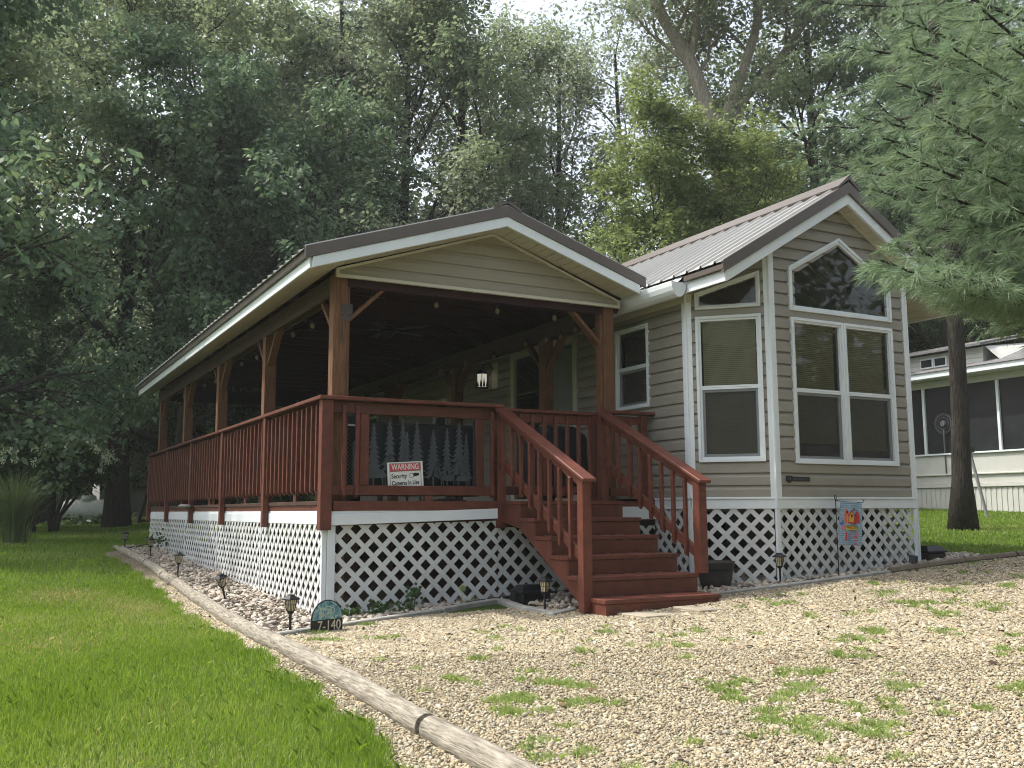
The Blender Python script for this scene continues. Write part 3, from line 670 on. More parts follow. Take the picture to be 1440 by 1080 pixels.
# front wall
H3=[[(4.90,2.10),(6.31,2.10),(6.31,2.47),(5.60,2.87),(4.90,2.47)],[(4.87,.45),(5.56,.45),(5.56,1.92),(4.87,1.92)],[(5.64,.45),(6.33,.45),(6.33,1.92),(5.64,1.92)]]
siding_wall(q,(0,CY,0),(1,0,0),(0,-1,0),[(CX,BZ),(XR2,BZ),(XR2,zr(XR2)-.12),(RH,ZRH-.12),(CX,zr(CX)-.12)],H3,z0=BZ)
# chamfer (left)
D=.8824; ux=(CX-XS)/D; uy=(CY-Y1)/D; nn=(uy,-ux,0)
def ch(u,z,o=0): return (XS+ux*u+nn[0]*o,Y1+uy*u+nn[1]*o,z)
HC=[[(.145,.46),(.74,.46),(.74,1.95),(.145,1.95)],[(.145,2.12),(.74,2.12),(.74,2.40),(.145,2.22)]]
siding_wall(q,(XS,Y1,0),(ux,uy,0),nn,[(0,BZ),(D,BZ),(D,zr(CX)-.12),(0,zr(XS)-.12)],HC,z0=BZ)
# side wall, long
def side_hole(a,b,c,d): return [(12.5-b,c),(12.5-a,c),(12.5-a,d),(12.5-b,d)]
HSd=[side_hole(.14,.71,1.13,2.02),side_hole(1.70,3.40,.03,2.10),side_hole(5.75,6.2,1.1,1.7),side_hole(9,9.6,1.1,1.7)]
siding_wall(q,(XS,12.5,0),(0,-1,0),(-1,0,0),[(0,BZ),(12.5-Y1,BZ),(12.5-Y1,2.24),(0,2.24)],HSd,z0=BZ)
# right chamfer, right side, rear
siding_wall(q,(XR2,CY,0),(ux,-uy,0),(-nn[0],nn[1],0),[(0,BZ),(D,BZ),(D,zr(XS)-.12),(0,zr(CX)-.12)],z0=BZ)
siding_wall(q,(XE,Y1,0),(0,1,0),(1,0,0),[(0,BZ),(HY-Y1,BZ),(HY-Y1,2.24),(0,2.24)],z0=BZ)
siding_wall(q,(XE,HY,0),(-1,0,0),(0,1,0),[(0,BZ),(XE-XS,BZ),(XE-XS,2.24),(XE-RH,3.2),(0,2.24)],z0=BZ)
walls=q.build('wall',siding,cab)
# room behind the windows (floor + inner lining)
q=MB(); q.box(XS+.25,XE-.2,2.0,2.05,0,2.3); q.box(XS+.15,XE-.15,-.4,12.3,.0,.02)
q.build('interior',dark,cab)
# skirt band + corner trims
q=MB()
q.prism([(CX-.02,CY-.030,-.088),(XR2+.02,CY-.030,-.088),(XR2+.02,CY+.0,-.088),(CX-.02,CY+.0,-.088)],(0,0,.10)); q.box(CX-.02,XR2+.02,CY-.040,CY-.002,.012,BZ+.002)
def chbox(q,u0,u1,z0,z1,o0,o1): q.prism([ch(u0,z0,o0),ch(u1,z0,o0),ch(u1,z0,o1),ch(u0,z0,o1)],(0,0,z1-z0))
chbox(q,0,D,-.088,.012,.0,.030); chbox(q,0,D,.012,BZ+.002,.0,.040)
q.box(XS-.030,XS,Y1,.02,-.088,.012); q.box(XS-.04,XS,Y1,.02,.012,BZ+.002)
q.build_split('skirt_band',white,cab,bevel=.003)
q=MB()
def ctrim(x,y,n1,n2,z0,z1,w_=.052,t=.032):
    for n_,d_ in (n1,n2):
        n_=Vector(n_); d_=Vector(d_); o=Vector((x,y,z0))
        q.prism([o,o+d_*w_,o+d_*w_+n_*t,o+n_*t],(0,0,z1-z0))
uc=Vector((ux,uy,0)); nc=Vector(nn)
ctrim(XS,Y1,((-1,0,0),(0,1,0)),(nc,uc),BZ,2.26); q.tube([(XS-.018,Y1-.008,BZ),(XS-.018,Y1-.008,2.26)],.022,6); q.build('corner_trim',white,cab); q=MB()
ctrim(CX,CY,(nc,-uc),((0,-1,0),(1,0,0)),-.088,zr(CX)-.12); q.tube([(CX-.012,CY-.022,-.088),(CX-.012,CY-.022,zr(CX)-.12)],.022,6); q.build('corner_trim',white,cab); q=MB()
ucr=Vector((ux,-uy,0)); ncr=Vector((-nn[0],nn[1],0))
ctrim(XR2,CY,((0,-1,0),(-1,0,0)),(ncr,ucr),-.088,zr(CX)-.12); q.tube([(XR2+.012,CY-.022,-.088),(XR2+.012,CY-.022,zr(CX)-.12)],.022,6)
q.build('corner_trim',white,cab,bevel=.002)
# lattice below
def gzf(x,y): return float(g(x,y))+.015
lat_panel(cab,(0,CY+.010,0),(1,0,0),(0,-1,0),[(CX+.03,gzf(CX,CY)),(XR2-.03,gzf(XR2,CY)),(XR2-.03,-.088),(CX+.03,-.088)],s=.163)
m_=MB(); lattice(m_,(XS+nn[0]*.0,Y1,0),(ux,uy,0),nn,[(0.01,gzf(XS,Y1)),(D-.03,gzf(CX,CY)),(D-.03,-.088),(.01,-.088)],s=.175); m_.build('lattice_panel',lattw,cab)
lat_panel(cab,(XE,Y1,0),(0,1,0),(1,0,0),[(0,gzf(XE,0)),(12,gzf(XE,12)),(12,-.088),(0,-.088)],s=.17)
lat_panel(cab,(XS+.0,.05,0),(0,-1,0),(-1,0,0),[(0,gzf(XS,0)),(.64,gzf(XS,Y1)),(.64,-.088),(0,-.088)],s=.165)
part('skirt_backing',dark,cab,lambda q:(q.box(XE-.12,XE-.10,-.3,12.3,-1.1,-.09),q.box(XS+.1,XE-.12,6,6.02,-1.1,-.09)),0)  # added dark sheets, block light and stand in for shade under the cabin
q=MB(); q.box(XS-.035,XS-.004,Y1-.02,Y1+.025,gzf(XS,Y1)-.02,-.09); q.box(CX-.028,CX+.022,CY-.034,CY+.0,gzf(CX,CY)-.02,-.090); q.box(XR2-.030,XR2+.012,CY-.030,CY,gzf(XR2,CY)-.02,-.09); q.box(XR2+.020,XR2+.045,CY-.026,CY,gzf(XR2,CY)-.03,-.09)
q.build_split('lattice_trim',white,cab,bevel=.002)
q=MB()
for x,y in ((4.3,.2),(5.3,-.3),(6.2,-.3),(5.0,1.5),(6.5,1.5)): q.box(x,x+.2,y,y+.4,gz(x,y)-.1,-.1)
q.box(XS+.1,XE-.1,-.3,12,-.12,-.09)
q.build_split('pier',mat('concrete_block',(.22,.21,.2),.95,bump=.4,var=.2),cab)
# windows
def frame_poly(q,O,U,N_,outer,inner,z=0,t=.045,base=-.01):
    O=Vector(O);U=Vector(U).normalized();N_=Vector(N_).normalized(); n=len(outer)
    for i in range(n):
        a,b,c,d=outer[i],outer[(i+1)%n],inner[(i+1)%n],inner[i]
        q.prism([O+U*p[0]+N_*base+Vector((0,0,p[1])) for p in (a,b,c,d)],N_*(t-base))
def inset(P_,d):
    n=len(P_); out=[]
    for i in range(n):
        p0,p1,p2=P_[i-1],P_[i],P_[(i+1)%n]
        e1=Vector((p1[0]-p0[0],p1[1]-p0[1])).normalized(); e2=Vector((p2[0]-p1[0],p2[1]-p1[1])).normalized()
        n1=Vector((-e1.y,e1.x)); n2=Vector((-e2.y,e2.x)); b=(n1+n2).normalized(); k=d/max(.3,b.dot(n1)); out.append((p1[0]+b.x*k,p1[1]+b.y*k))
    return out
def rect(a,b,c,d): return [(a,c),(b,c),(b,d),(a,d)]
def pane(parent,O,U,N_,P_,off,m,name='pane'):
    O=Vector(O);U=Vector(U).normalized();N_=Vector(N_).normalized()
    q=MB(); q.poly([O+U*p[0]+N_*off+Vector((0,0,p[1])) for p in P_]); return q.build(name,m,parent)
def window(O,U,N_,P_,fw_=.055,mid=None,blind=None,label=None,sash=True,scr=True):
    q=MB(); inn=inset(P_,fw_*.55); inn2=inset(P_,fw_)
    frame_poly(q,O,U,N_,P_,inn,t=.046); frame_poly(q,O,U,N_,inn,inn2,t=.030,base=-.03)
    a=min(p[0] for p in inn2); b=max(p[0] for p in inn2); c=min(p[1] for p in inn2); d=max(p[1] for p in inn2)
    if mid:
        frame_poly(q,O,U,N_,rect(a,b,mid-.022,mid+.022),rect(a+.001,b-.001,mid-.001,mid+.001),t=.024,base=-.02)
    w_=q.build('window',white,cab,bevel=.003)
    if label: w_['label']=label
    if mid:
        q=MB(); frame_poly(q,O,U,N_,rect(a,b,c,mid-.022),rect(a+.028,b-.028,c+.03,mid-.05),t=.010,base=-.02)
        q.build('sash',white,w_,bevel=.002)
        pane(w_,O,U,N_,rect(a+.0,b,mid+.022,d),.000,glass); pane(w_,O,U,N_,rect(a+.028,b-.028,c+.03,mid-.05),-.010,glass)
        if scr: pane(w_,O,U,N_,rect(a+.004,b-.004,c,mid-.022),.012,screen,'screen')
    else: pane(w_,O,U,N_,inn2,-.004,glass)
    if blind:
        Oo=Vector(O);Uu=Vector(U).normalized();Nn=Vector(N_).normalized()
        for (z0,z1,mm) in blind:
            q=MB(); z=z0
            while z<z1-.01:
                A=Oo+Uu*(a+.012)+Vector((0,0,z)); B=Oo+Uu*(b-.012)+Vector((0,0,z))
                q.prism([A-Nn*.055,B-Nn*.055,B-Nn*.070+Vector((0,0,.021)),A-Nn*.070+Vector((0,0,.021))],Nn*-.0012); z+=.0215
            for uu in (a+(b-a)*.14,a+(b-a)*.72): q.prism([Oo+Uu*uu-Nn*.052+Vector((0,0,z0)),Oo+Uu*(uu+.004)-Nn*.052+Vector((0,0,z0)),Oo+Uu*(uu+.004)-Nn*.052+Vector((0,0,z1)),Oo+Uu*uu-Nn*.052+Vector((0,0,z1))],Nn*.001)
            q.box(0,0,0,0,0,0) if False else None
            q.prism([Oo+Uu*(a+.01)-Nn*.05+Vector((0,0,z1-.03)),Oo+Uu*(b-.01)-Nn*.05+Vector((0,0,z1-.03)),Oo+Uu*(b-.01)-Nn*.05+Vector((0,0,z1)),Oo+Uu*(a+.01)-Nn*.05+Vector((0,0,z1))],Nn*-.03)
            q.build('blind',mm,w_)
        # opaque lining box so that no light leaks into the room
    return w_
OF=(0,CY,0); UF=(1,0,0); NF=(0,-1,0)
fo=.012
window(OF,UF,NF,rect(4.815,5.598,.391,1.982),mid=1.186,blind=[(.62,1.94,blindm)],label='left half of the tall double window on the cabin front, blind lowered')
window(OF,UF,NF,rect(5.602,6.388,.391,1.982),mid=1.186,blind=[(.56,1.94,blindm)],label='right half of the tall double window on the cabin front')
window(OF,UF,NF,[(4.808,2.058),(6.395,2.058),(6.395,2.505),(5.597,2.962),(4.808,2.545)],fw_=.06,label='peaked gable window above the double window')
window((XS,Y1,0),(ux,uy,0),nn,rect(.092,.792,.41,2.0),mid=1.215,blind=[(.46,1.96,blindm)],label='tall window with olive blinds in the angled corner wall')
window((XS,Y1,0),(ux,uy,0),nn,[(.092,2.08),(.792,2.08),(.792,2.475),(.092,2.262)],fw_=.045,label='small slanted transom window in the angled corner wall')
OSd=(XS,0,0); USd=(0,-1,0); NSd=(-1,0,0)
window(OSd,USd,NSd,rect(-.745,-.085,1.085,2.06),fw_=.045,mid=1.575,blind=[(1.14,2.02,blindd)],label='side window beside the front right roof post')
window(OSd,USd,NSd,rect(-6.25,-5.70,1.05,1.76),fw_=.045,label='small window far along the porch wall')
window(OSd,USd,NSd,rect(-9.65,-8.95,1.05,1.76),fw_=.045)
# sliding door
q=MB(); frame_poly(q,OSd,USd,NSd,rect(-3.45,-1.64,.02,2.20),rect(-3.35,-1.74,.06,2.08),t=.04)
frame_poly(q,OSd,USd,NSd,rect(-2.56,-2.50,.06,2.08),rect(-2.55,-2.51,.07,2.07),t=.02)
dr=q.build('sliding_door',tan,cab,bevel=.002)
pane(dr,OSd,USd,NSd,rect(-3.35,-2.56,.06,2.08),-.01,glass); pane(dr,OSd,USd,NSd,rect(-2.50,-1.74,.06,2.08),-.014,glass)
q=MB()
for k in range(8):
    u=-2.48+k*.09; q.prism([(XS+.05,-u,.1),(XS+.07,-u-.08,.1),(XS+.07,-u-.08,2.05),(XS+.05,-u,2.05)],(.002,0,0))
q.build('vertical_blind',mat('pale_vertical_blind',(.32,.33,.31),.7),dr)
# roof
ZT2=ZRH+.125
q=MB(); ribbed(q,RH,ZT2,HS,RH-1.875,HF-.05,HY+.3,-1,off=.12); ribbed(q,RH,ZT2,HS,RH+1.875,HF-.05,HY+.3,1,off=.12)
rf=q.build('roof',metal,cab)
zE=lambda x:zr(x)
def rake2(q,y0,y1,d0,d1,hw):
    for s_ in (-1,1):
        xe=RH+s_*hw; q.prism([(RH,y0,ZRH+d0),(xe,y0,zr(xe)+d0),(xe,y0,zr(xe)+d1),(RH,y0,ZRH+d1)][::s_],(0,y1-y0,0))
part('rake_trim',trimb,rf,lambda q:rake2(q,HF-.056,HF-.004,.002,.132,1.86),.003)
part('rake_fascia',white,rf,lambda q:rake2(q,HF-.026,HF+.01,-.118,.000,1.80),.002)
part('rake_trim',trimb,rf,lambda q:rake2(q,HY+.26,HY+.31,.0,.150,1.86),.003)
part('rake_fascia',white,rf,lambda q:rake2(q,HY+.25,HY+.28,-.12,-.002,1.80),.002)
part('ridge_cap',trimb,rf,lambda q:q.prism([(RH-.17,HF-.06,ZT2+.04-HS*.17),(RH-.16,HF-.06,ZT2+.02-HS*.17),(RH,HF-.06,ZT2+.04),(RH+.16,HF-.06,ZT2+.02-HS*.17),(RH+.17,HF-.06,ZT2+.04-HS*.17),(RH,HF-.06,ZT2+.085)],(0,HY-HF+.38,0)),0)
ze=zr(RH-1.80)
part('eave_fascia',white,rf,lambda q:(q.box(RH-1.822,RH-1.80,HF-.026,-.86,ze-.118,ze-.002),q.box(RH+1.80,RH+1.822,HF-.02,HY+.28,ze-.118,ze-.002),q.box(RH-1.822,RH-1.80,-.859,HY+.28,ze-.118,ze-.002)),.002)
part('drip_edge',trimb,rf,lambda q:(q.box(RH-1.865,RH-1.824,HF-.05,-.80,ze-.0,ze+.055),q.box(RH+1.824,RH+1.865,HF-.05,HY+.3,ze,ze+.055)),.002)
# soffits: rake (vented boards) + eaves
q=MB()
for s_ in (-1,1):
    n=int(1.8/.11)
    for k in range(n+1):
        a=k*.11; b=min(a+.102,1.8); x0=RH+s_*a; x1=RH+s_*b
        q.prism([(x0,HF+.011,zr(x0)-.108),(x1,HF+.011,zr(x1)-.108),(x1,HF+.011,zr(x1)-.098),(x0,HF+.011,zr(x0)-.098)],(0,.9 if a>.9 else .17,0))
    xe=RH+s_*1.8; q.prism([(RH,HF+.011,ZRH-.092),(xe,HF+.011,zr(xe)-.092),(xe,HF+.011,zr(xe)-.085),(RH,HF+.011,ZRH-.085)],(0,.9,0))
    q.box(min(xe,xe-s_*.24),max(xe,xe-s_*.24),-.49,HY+.2,ze-.110,ze-.10)
q.build('soffit',tan,rf)
part('soffit_mould',tan,rf,lambda q:[q.prism([(RH,CY-.050,ZRH-.135),(RH+s_*1.05,CY-.050,zr(RH+1.05)-.135),(RH+s_*1.05,CY-.050,zr(RH+1.05)-.109),(RH,CY-.050,ZRH-.109)][::s_],(0,.028,0)) for s_ in (-1,1)],.002)
# frieze board on the side wall
part('frieze',tan,walls,lambda q:(q.box(XS-.035,XS-.002,-.60,11.5,2.17,2.30),chbox(q,0,.06,2.17,2.262,.002,.035)),.002)
# half round gutter on the left eave
q=MB(); gx0=RH-1.93; zc=ze-.02; N_=10
prof=[(gx0+.10*math.cos(a),zc+.165*math.sin(a)+.01) for a in [math.pi+math.pi*i/N_ for i in range(N_+1)]]
for (xa,za),(xb,zb2) in zip(prof[:-1],prof[1:]):
    q.prism([(xa,-.80,za),(xb,-.80,zb2),(xb*1+(gx0-xb)*.03,-.80,zb2+.004),(xa+(gx0-xa)*.03,-.80,za+.004)],(0,12.5,0))
q.prism([(x,-.804,z) for x,z in prof],(0,.003,0))
q.build('gutter',white,rf,smooth=False)
# valley flashing between gutter and porch roof
q=MB(); rgn=8
for i in range(rgn):
    y0=-.42+i*.05; 
pts=[(-.78,.0),(-.60,.03),(-.47,-.05),(-.36,-.16),(-.27,-.02),(-.15,.04),(.1,.05)]
for (ya,ha),(yb2,hb) in zip(pts[:-1],pts[1:]):
    q.poly([(3.62,ya,2.30+ha*.6),(3.62,yb2,2.30+hb*.6),(3.80,yb2,2.45+hb*.25),(3.80,ya,2.45+ha*.25)])
fl=q.build('flashing',white,rf); sm=fl.modifiers.new('thick','SOLIDIFY'); sm.thickness=.004; s2=fl.modifiers.new('sub','SUBSURF'); s2.levels=2; s2.render_levels=2
# name plate
q=MB(); q.prism([(4.700,CY-.038,.200),(5.0,CY-.038,.200),(5.0,CY-.038,.246),(4.700,CY-.038,.252)],(0,.006,0))
q.prism([(4.655,CY-.042,.258),(4.655,CY-.042,.205),(4.675,CY-.042,.188),(4.70,CY-.042,.182),(4.722,CY-.042,.190),(4.738,CY-.042,.207),(4.738,CY-.042,.258)],(0,.010,0))
npl=q.build('nameplate',black,walls,bevel=.002)
b0=Vector(deck['_b']) if False else None
silv=mat('dull_silver_letter',(.11,.115,.13),.4,metal=.5)
cb=cab['_b']
text('BRECKENRIDGE',.030,silv,'lettering',npl,face_my(4.868-cb[0],CY-.040-cb[1],.224-cb[2]),ext=.001,wd=.235)
text('M',.045,silv,'emblem',npl,face_my(4.697-cb[0],CY-.0435-cb[1],.224-cb[2]),ext=.001)
# ================================================================== THINGS
def G(x,y): return float(g(x,y))
# log border: five logs end to end
LP=[(-.95,-8.6),(-.885,-4.60),(-.84,-1.25),(-.76,2.0),(-.70,4.4),(-.64,6.4),(-.66,9.35)]
lab=['thick weathered round log nearest the camera, running out of the bottom of the photo','long pale weathered log with a knot between the near log and the house number sign','pale round log behind the house number sign, tilted solar light beside it','weathered round log in the middle of the lawn border beside an upright solar light','short greyer round log near the far end of the border','last grey log of the border, ending by the farthest solar light']
for i in range(6):
    (xa,ya),(xb,yb2)=LP[i],LP[i+1]; r_=.066 if i<3 else .062
    q=MB(); n=14; rr=random.Random(i); pts=[];rad=[]
    L_=math.hypot(xb-xa,yb2-ya); dx,dy=(xb-xa)/L_,(yb2-ya)/L_
    for k in range(n+1):
        t=k/n; s_=.012+t*(L_-.024); x=xa+dx*s_; y=ya+dy*s_; pts.append((x+rr.uniform(-.006,.006)+.02*math.sin(t*3.1),y,G(x,y)+r_*.72+rr.uniform(-.003,.003))); rad.append(r_*(1+rr.uniform(-.05,.05))*(.93 if k in(0,n) else 1))
    q.tube(pts,rad,14); o=q.build('border_log',logm,smooth=True); 
    md=o.modifiers.new('s','EDGE_SPLIT'); md.split_angle=R(60)
    tag(o,lab[i],'log','logs bordering the lawn')
    if i in(1,2,3):
        pass
def edging(name,pts,w_,h_,m,label,grp=None,round_=False):
    q=MB()
    if round_: 
        P_=[];n=8
        for a,b in zip(pts[:-1],pts[1:]):
            for k in range(n): t=k/n; P_.append((a[0]+(b[0]-a[0])*t,a[1]+(b[1]-a[1])*t))
        P_.append(pts[-1]); rr=random.Random(3)
        q.tube([(x,y,G(x,y)+h_*.5) for x,y in P_],[w_*.5*(1+rr.uniform(-.08,.08)) for _ in P_],8)
    else:
        for a,b in zip(pts[:-1],pts[1:]): q.beam((a[0],a[1],G(*a)+h_*.4),(b[0],b[1],G(*b)+h_*.4),w_,h_)
    o=q.build(name,m,bevel=0 if round_ else .008); return tag(o,label,'edging',grp)
edging('edging_strip',[(-.66,-1.0),(.16,-.59),(1.05,-.38)],.075,.05,conc,'pale grey edging strip running right from the house number sign')
edging('edging_strip',[(1.07,-.375),(1.45,-.22),(1.80,-.13)],.085,.055,conc,'pale grey edging strip in front of the black box left of the stairs')
edging('edging_strip',[(1.83,-.14),(1.70,-.8),(1.72,-1.42)],.10,.05,conc,'grey edging strip pointing toward the camera beside the solar light at the stairs')
edging('edging_strip',[(1.62,-1.46),(1.97,-1.30)],.085,.045,conc,'short loose grey edging piece against the foot of the stairs')
edging('edging_strip',[(3.30,-1.50),(4.28,-1.53)],.08,.05,conc,'grey edging strip right of the bottom step')
edging('edging_strip',[(4.30,-1.53),(5.0,-1.56),(5.73,-1.60)],.085,.05,conc,'grey edging strip below the garden flag')
edging('border_log',[(5.75,-1.60),(6.75,-1.61),(7.66,-1.72)],.085,.07,mat('brown_weathered_timber',(.15,.125,.09),.9,var=.3,scale=6,bump=.6),'brown weathered border timber at the right corner of the cabin',None,True)
edging('border_log',[(7.70,-1.73),(8.6,-2.0),(9.6,-2.35)],.085,.07,mat('brown_weathered_timber',(.15,.125,.09)),'brown weathered border timber running off right past the pine trunk',None,True)
edging('edging_strip',[(-.60,9.50),(-.2,10.3),(.05,10.72)],.07,.06,rub,'black rubber edging closing the far end of the stone bed')
q=MB(); q.tube([(x,y,G(x,y)+.035) for x,y in ((1.42,-.20),(1.6,-.12),(1.8,-.08),(2.0,-.06),(2.4,-.1),(2.7,-.15))],.022,8); tag(q.build('drain_hose',rub,smooth=True),'black drain hose lying against the lattice beside the black box','hose')
# stepping slabs
for (x,y,a,lb) in ((2.32,-2.04,.12,'left paving slab sunk in the gravel before the bottom step'),(2.86,-2.12,.02,'right paving slab sunk in the gravel before the bottom step')):
    q=MB(); z=G(x,y)+.014; c,s_=math.cos(a),math.sin(a); P_=[(-.26,-.19),(.26,-.2),(.25,.19),(-.25,.2)]
    q.prism([(x+c*u-s_*v,y+s_*u+c*v,z-.03) for u,v in P_],(0,0,.038)); tag(q.build('paving_slab',slabm,bevel=.006),lb,'slab','paving slabs at the foot of the stairs')
# ---- solar path lights
lensm=mat('cream_lens',(.62,.56,.38),.35,var=.1)
def solar(base,label,tilt=(0,0),h=.27,rz=.4):
    t=local_thing('solar_light',label,'garden light',base,rz,'solar path lights'); t.rotation_euler=(tilt[0],tilt[1],rz)
    if solar.proto:
        bpy.data.objects.remove(t); c=copytree(solar.proto); c.location=base; c.rotation_euler=(tilt[0],tilt[1],rz); c['label']=label; return c
    MB().lathe([(.011,-.05),(.011,h-.10),(.022,h-.09),(.035,h-.07)],n=8).build('stake',black,t)
    MB().lathe([(.030,h-.068),(.045,h+.02)],n=4,ang=R(45)).build('lens',lensm,t)
    q=MB()
    for i in range(4):
        a=R(45+90*i)
        q.tube([(.032*math.cos(a),.032*math.sin(a),h-.07),(.048*math.cos(a),.048*math.sin(a),h+.022)],.004,4)
        b=a+R(90); 
        for f_ in (.33,.66):
            p0=Vector((.033*math.cos(a),.033*math.sin(a),h-.07)).lerp(Vector((.033*math.cos(b),.033*math.sin(b),h-.07)),f_); p1=Vector((.048*math.cos(a),.048*math.sin(a),h+.022)).lerp(Vector((.048*math.cos(b),.048*math.sin(b),h+.022)),f_)
            q.tube([p0,p1],.0022,4)
        p0=Vector((.041*math.cos(a),.041*math.sin(a),h-.02)); p1=Vector((.041*math.cos(b),.041*math.sin(b),h-.02)); q.tube([p0,p1],.0022,4)
    q.build('cage',black,t)
    MB().lathe([(.078,h+.020),(.078,h+.028),(.030,h+.055),(.03,h+.062)],n=4,ang=R(45)).build('cap',black,t)
    solar.proto=t; return t
solar.proto=None
solar((-.52,-.90,G(-.52,-.90)),'solar path light standing beside the house number sign',(0,0))
solar((-.50,1.62,G(-.5,1.62)),'solar path light leaning over the log border',(.10,-.34))
solar((-.52,4.45,G(-.5,4.45)),'upright solar path light third along the log border from the house number',(0,0.03))
solar((-.38,7.85,G(-.4,7.85)),'solar path light close to the far end of the lattice, between log and deck',(0,0))
solar((-.55,9.7,G(-.5,9.7)),'farthest solar path light at the very end of the log border',(0,0))
solar((1.70,-1.25,G(1.7,-1.25)),'solar path light in front of the black box left of the stairs',(0,0))
solar((4.42,-1.36,G(4.5,-1.36)),'solar path light at the cabin corner trim right of the stairs',(0,0))
# fallen lamp head by right lattice
t=local_thing('spot_light','small black floodlight on the stones at the right end of the lattice','garden light',(6.35,-1.40,G(6.35,-1.4)),.5)
MB().prism([(-.07,-.04,.05),(.07,-.04,.05),(.06,-.05,.13),(-.06,-.05,.13)],(0,.07,.015)).build('lamp_head',black,t,bevel=.005); MB().box(-.012,.012,-.012,.012,-.03,.06).build('stake',black,t)
# ---- black box stations
def bait(base,rz,label,s_=1):
    t=local_thing('bait_box',label,'box',base,rz); 
    MB().prism([(-.17*s_,-.11,.0),(.17*s_,-.11,.0),(.18*s_,.11,.0),(-.18*s_,.11,.0)],(0,0,.085)).build('box_body',black,t,bevel=.012)
    MB().prism([(-.185*s_,-.12,.088),(.185*s_,-.12,.088),(.185*s_,.12,.088),(-.185*s_,.12,.088)],(0,0,.022)).build('box_rim',black,t,bevel=.004)
    q=MB(); q.poly([(-.175*s_,-.11,.111),(.175*s_,-.11,.111),(.12*s_,-.06,.165),(-.12*s_,-.06,.165)]).poly([(.175*s_,-.11,.111),(.175*s_,.11,.111),(.12*s_,.06,.165),(.12*s_,-.06,.165)]).poly([(.175*s_,.11,.111),(-.175*s_,.11,.111),(-.12*s_,.06,.165),(.12*s_,.06,.165)]).poly([(-.175*s_,.11,.111),(-.175*s_,-.11,.111),(-.12*s_,-.06,.165),(-.12*s_,.06,.165)]).poly([(-.12*s_,-.06,.165),(.12*s_,-.06,.165),(.12*s_,.06,.165),(-.12*s_,.06,.165)])
    q.build('box_lid',black,t,bevel=.004); q=MB(); q.box(-.20*s_,-.186*s_,-.03,.03,.03,.09); q.build('latch',black,t)
bait((2.02,-.42,G(2.02,-.42)+.02),.1,'black plastic bait box left of the stairs behind a solar light')
bait((6.98,-1.12,G(6.95,-1.12)+.02),.0,'black plastic box standing past the right corner of the lattice',.9)
# pot
t=thing('plant_pot','empty grey barrel planter half hidden behind the bottom of the stair rail','pot',(3.86,-1.02,G(3.86,-1.02)))
q=MB(); q.lathe([(.145,.01),(.165,.10),(.19,.25),(.20,.27),(.20,.285),(.175,.285),(.165,.22)],c=(3.86,-1.02,G(3.86,-1.02)),n=20); q.build('pot_body',potm,t,smooth=True); 
q=MB(); q.lathe([(.181,.19),(.187,.19),(.191,.215),(.184,.215)],c=(3.86,-1.02,G(3.86,-1.02)),n=20); q.build('hoop',black,t); 
q=MB(); q.lathe([(.001,.20),(.165,.20)],c=(3.86,-1.02,G(3.86,-1.02)),n=20); q.build('soil',bedm,t)
# ---- house number sign
sx,sy=-.20,-.88; sz=G(sx,sy); t=local_thing('house_number_sign','half round blue and black house number sign reading 7-140 at the deck corner','sign',(sx,sy,sz+.0),.36)
W2=.165
arch=[(-W2,0,.105)]+[(-W2*math.cos(a),0,.105+W2*1.02*math.sin(a)) for a in [math.pi*k/24 for k in range(1,24)]]+[(W2,0,.105)]
q=MB(); q.prism([(W2,0,-.03)]+arch[::-1]+[(-W2,0,-.03)],(0,.012,0)); q.build('board',black,t,bevel=.002)
m_,tt,bb=nodes('blue_painted_scene'); n_=tt.nodes.new('ShaderNodeTexNoise'); n_.inputs['Scale'].default_value=22; n_.inputs['Detail'].default_value=5; n_.inputs['Distortion'].default_value=1.2; tc_=tt.nodes.new('ShaderNodeTexCoord'); tt.links.new(tc_.outputs['Object'],n_.inputs['Vector']); rr_=tt.nodes.new('ShaderNodeValToRGB'); e_=rr_.color_ramp.elements; e_[0].color=(.02,.10,.17,1); e_[0].position=.35; e_[1].color=(.42,.52,.42,1); e_[1].position=.66; x_=e_.new(.5); x_.color=(.12,.30,.36,1); tt.links.new(n_.outputs[0],rr_.inputs[0]); tt.links.new(rr_.outputs[0],bb.inputs['Base Color']); bb.inputs['Roughness'].default_value=.5
q=MB(); a2=[(-.155*math.cos(a),-.003,.112+.152*math.sin(a)) for a in [math.pi*k/24 for k in range(25)]]; q.prism(a2[::-1],(0,.004,0)); q.build('painted_scene',m_,t)
q=MB()
for cx_,cz_,r_ in ((0,.175,.045),(-.05,.17,.03),(.045,.18,.028),(0,.175,.022)):
    ring=[(cx_+r_*math.cos(a),-.004-.001*r_*10,cz_+r_*math.sin(a)) for a in [2*math.pi*k/18 for k in range(19)]]; q.tube(ring,.004,5,cap=False)
q.build('wreath',mat('pale_teal_paint',(.40,.50,.42),.6),t)
ivory=mat('ivory_numeral',(.62,.58,.46),.5)
text('7-140',.115,ivory,'numerals',t,face_my(.02,-.003,.058),ext=.002,wd=.24)
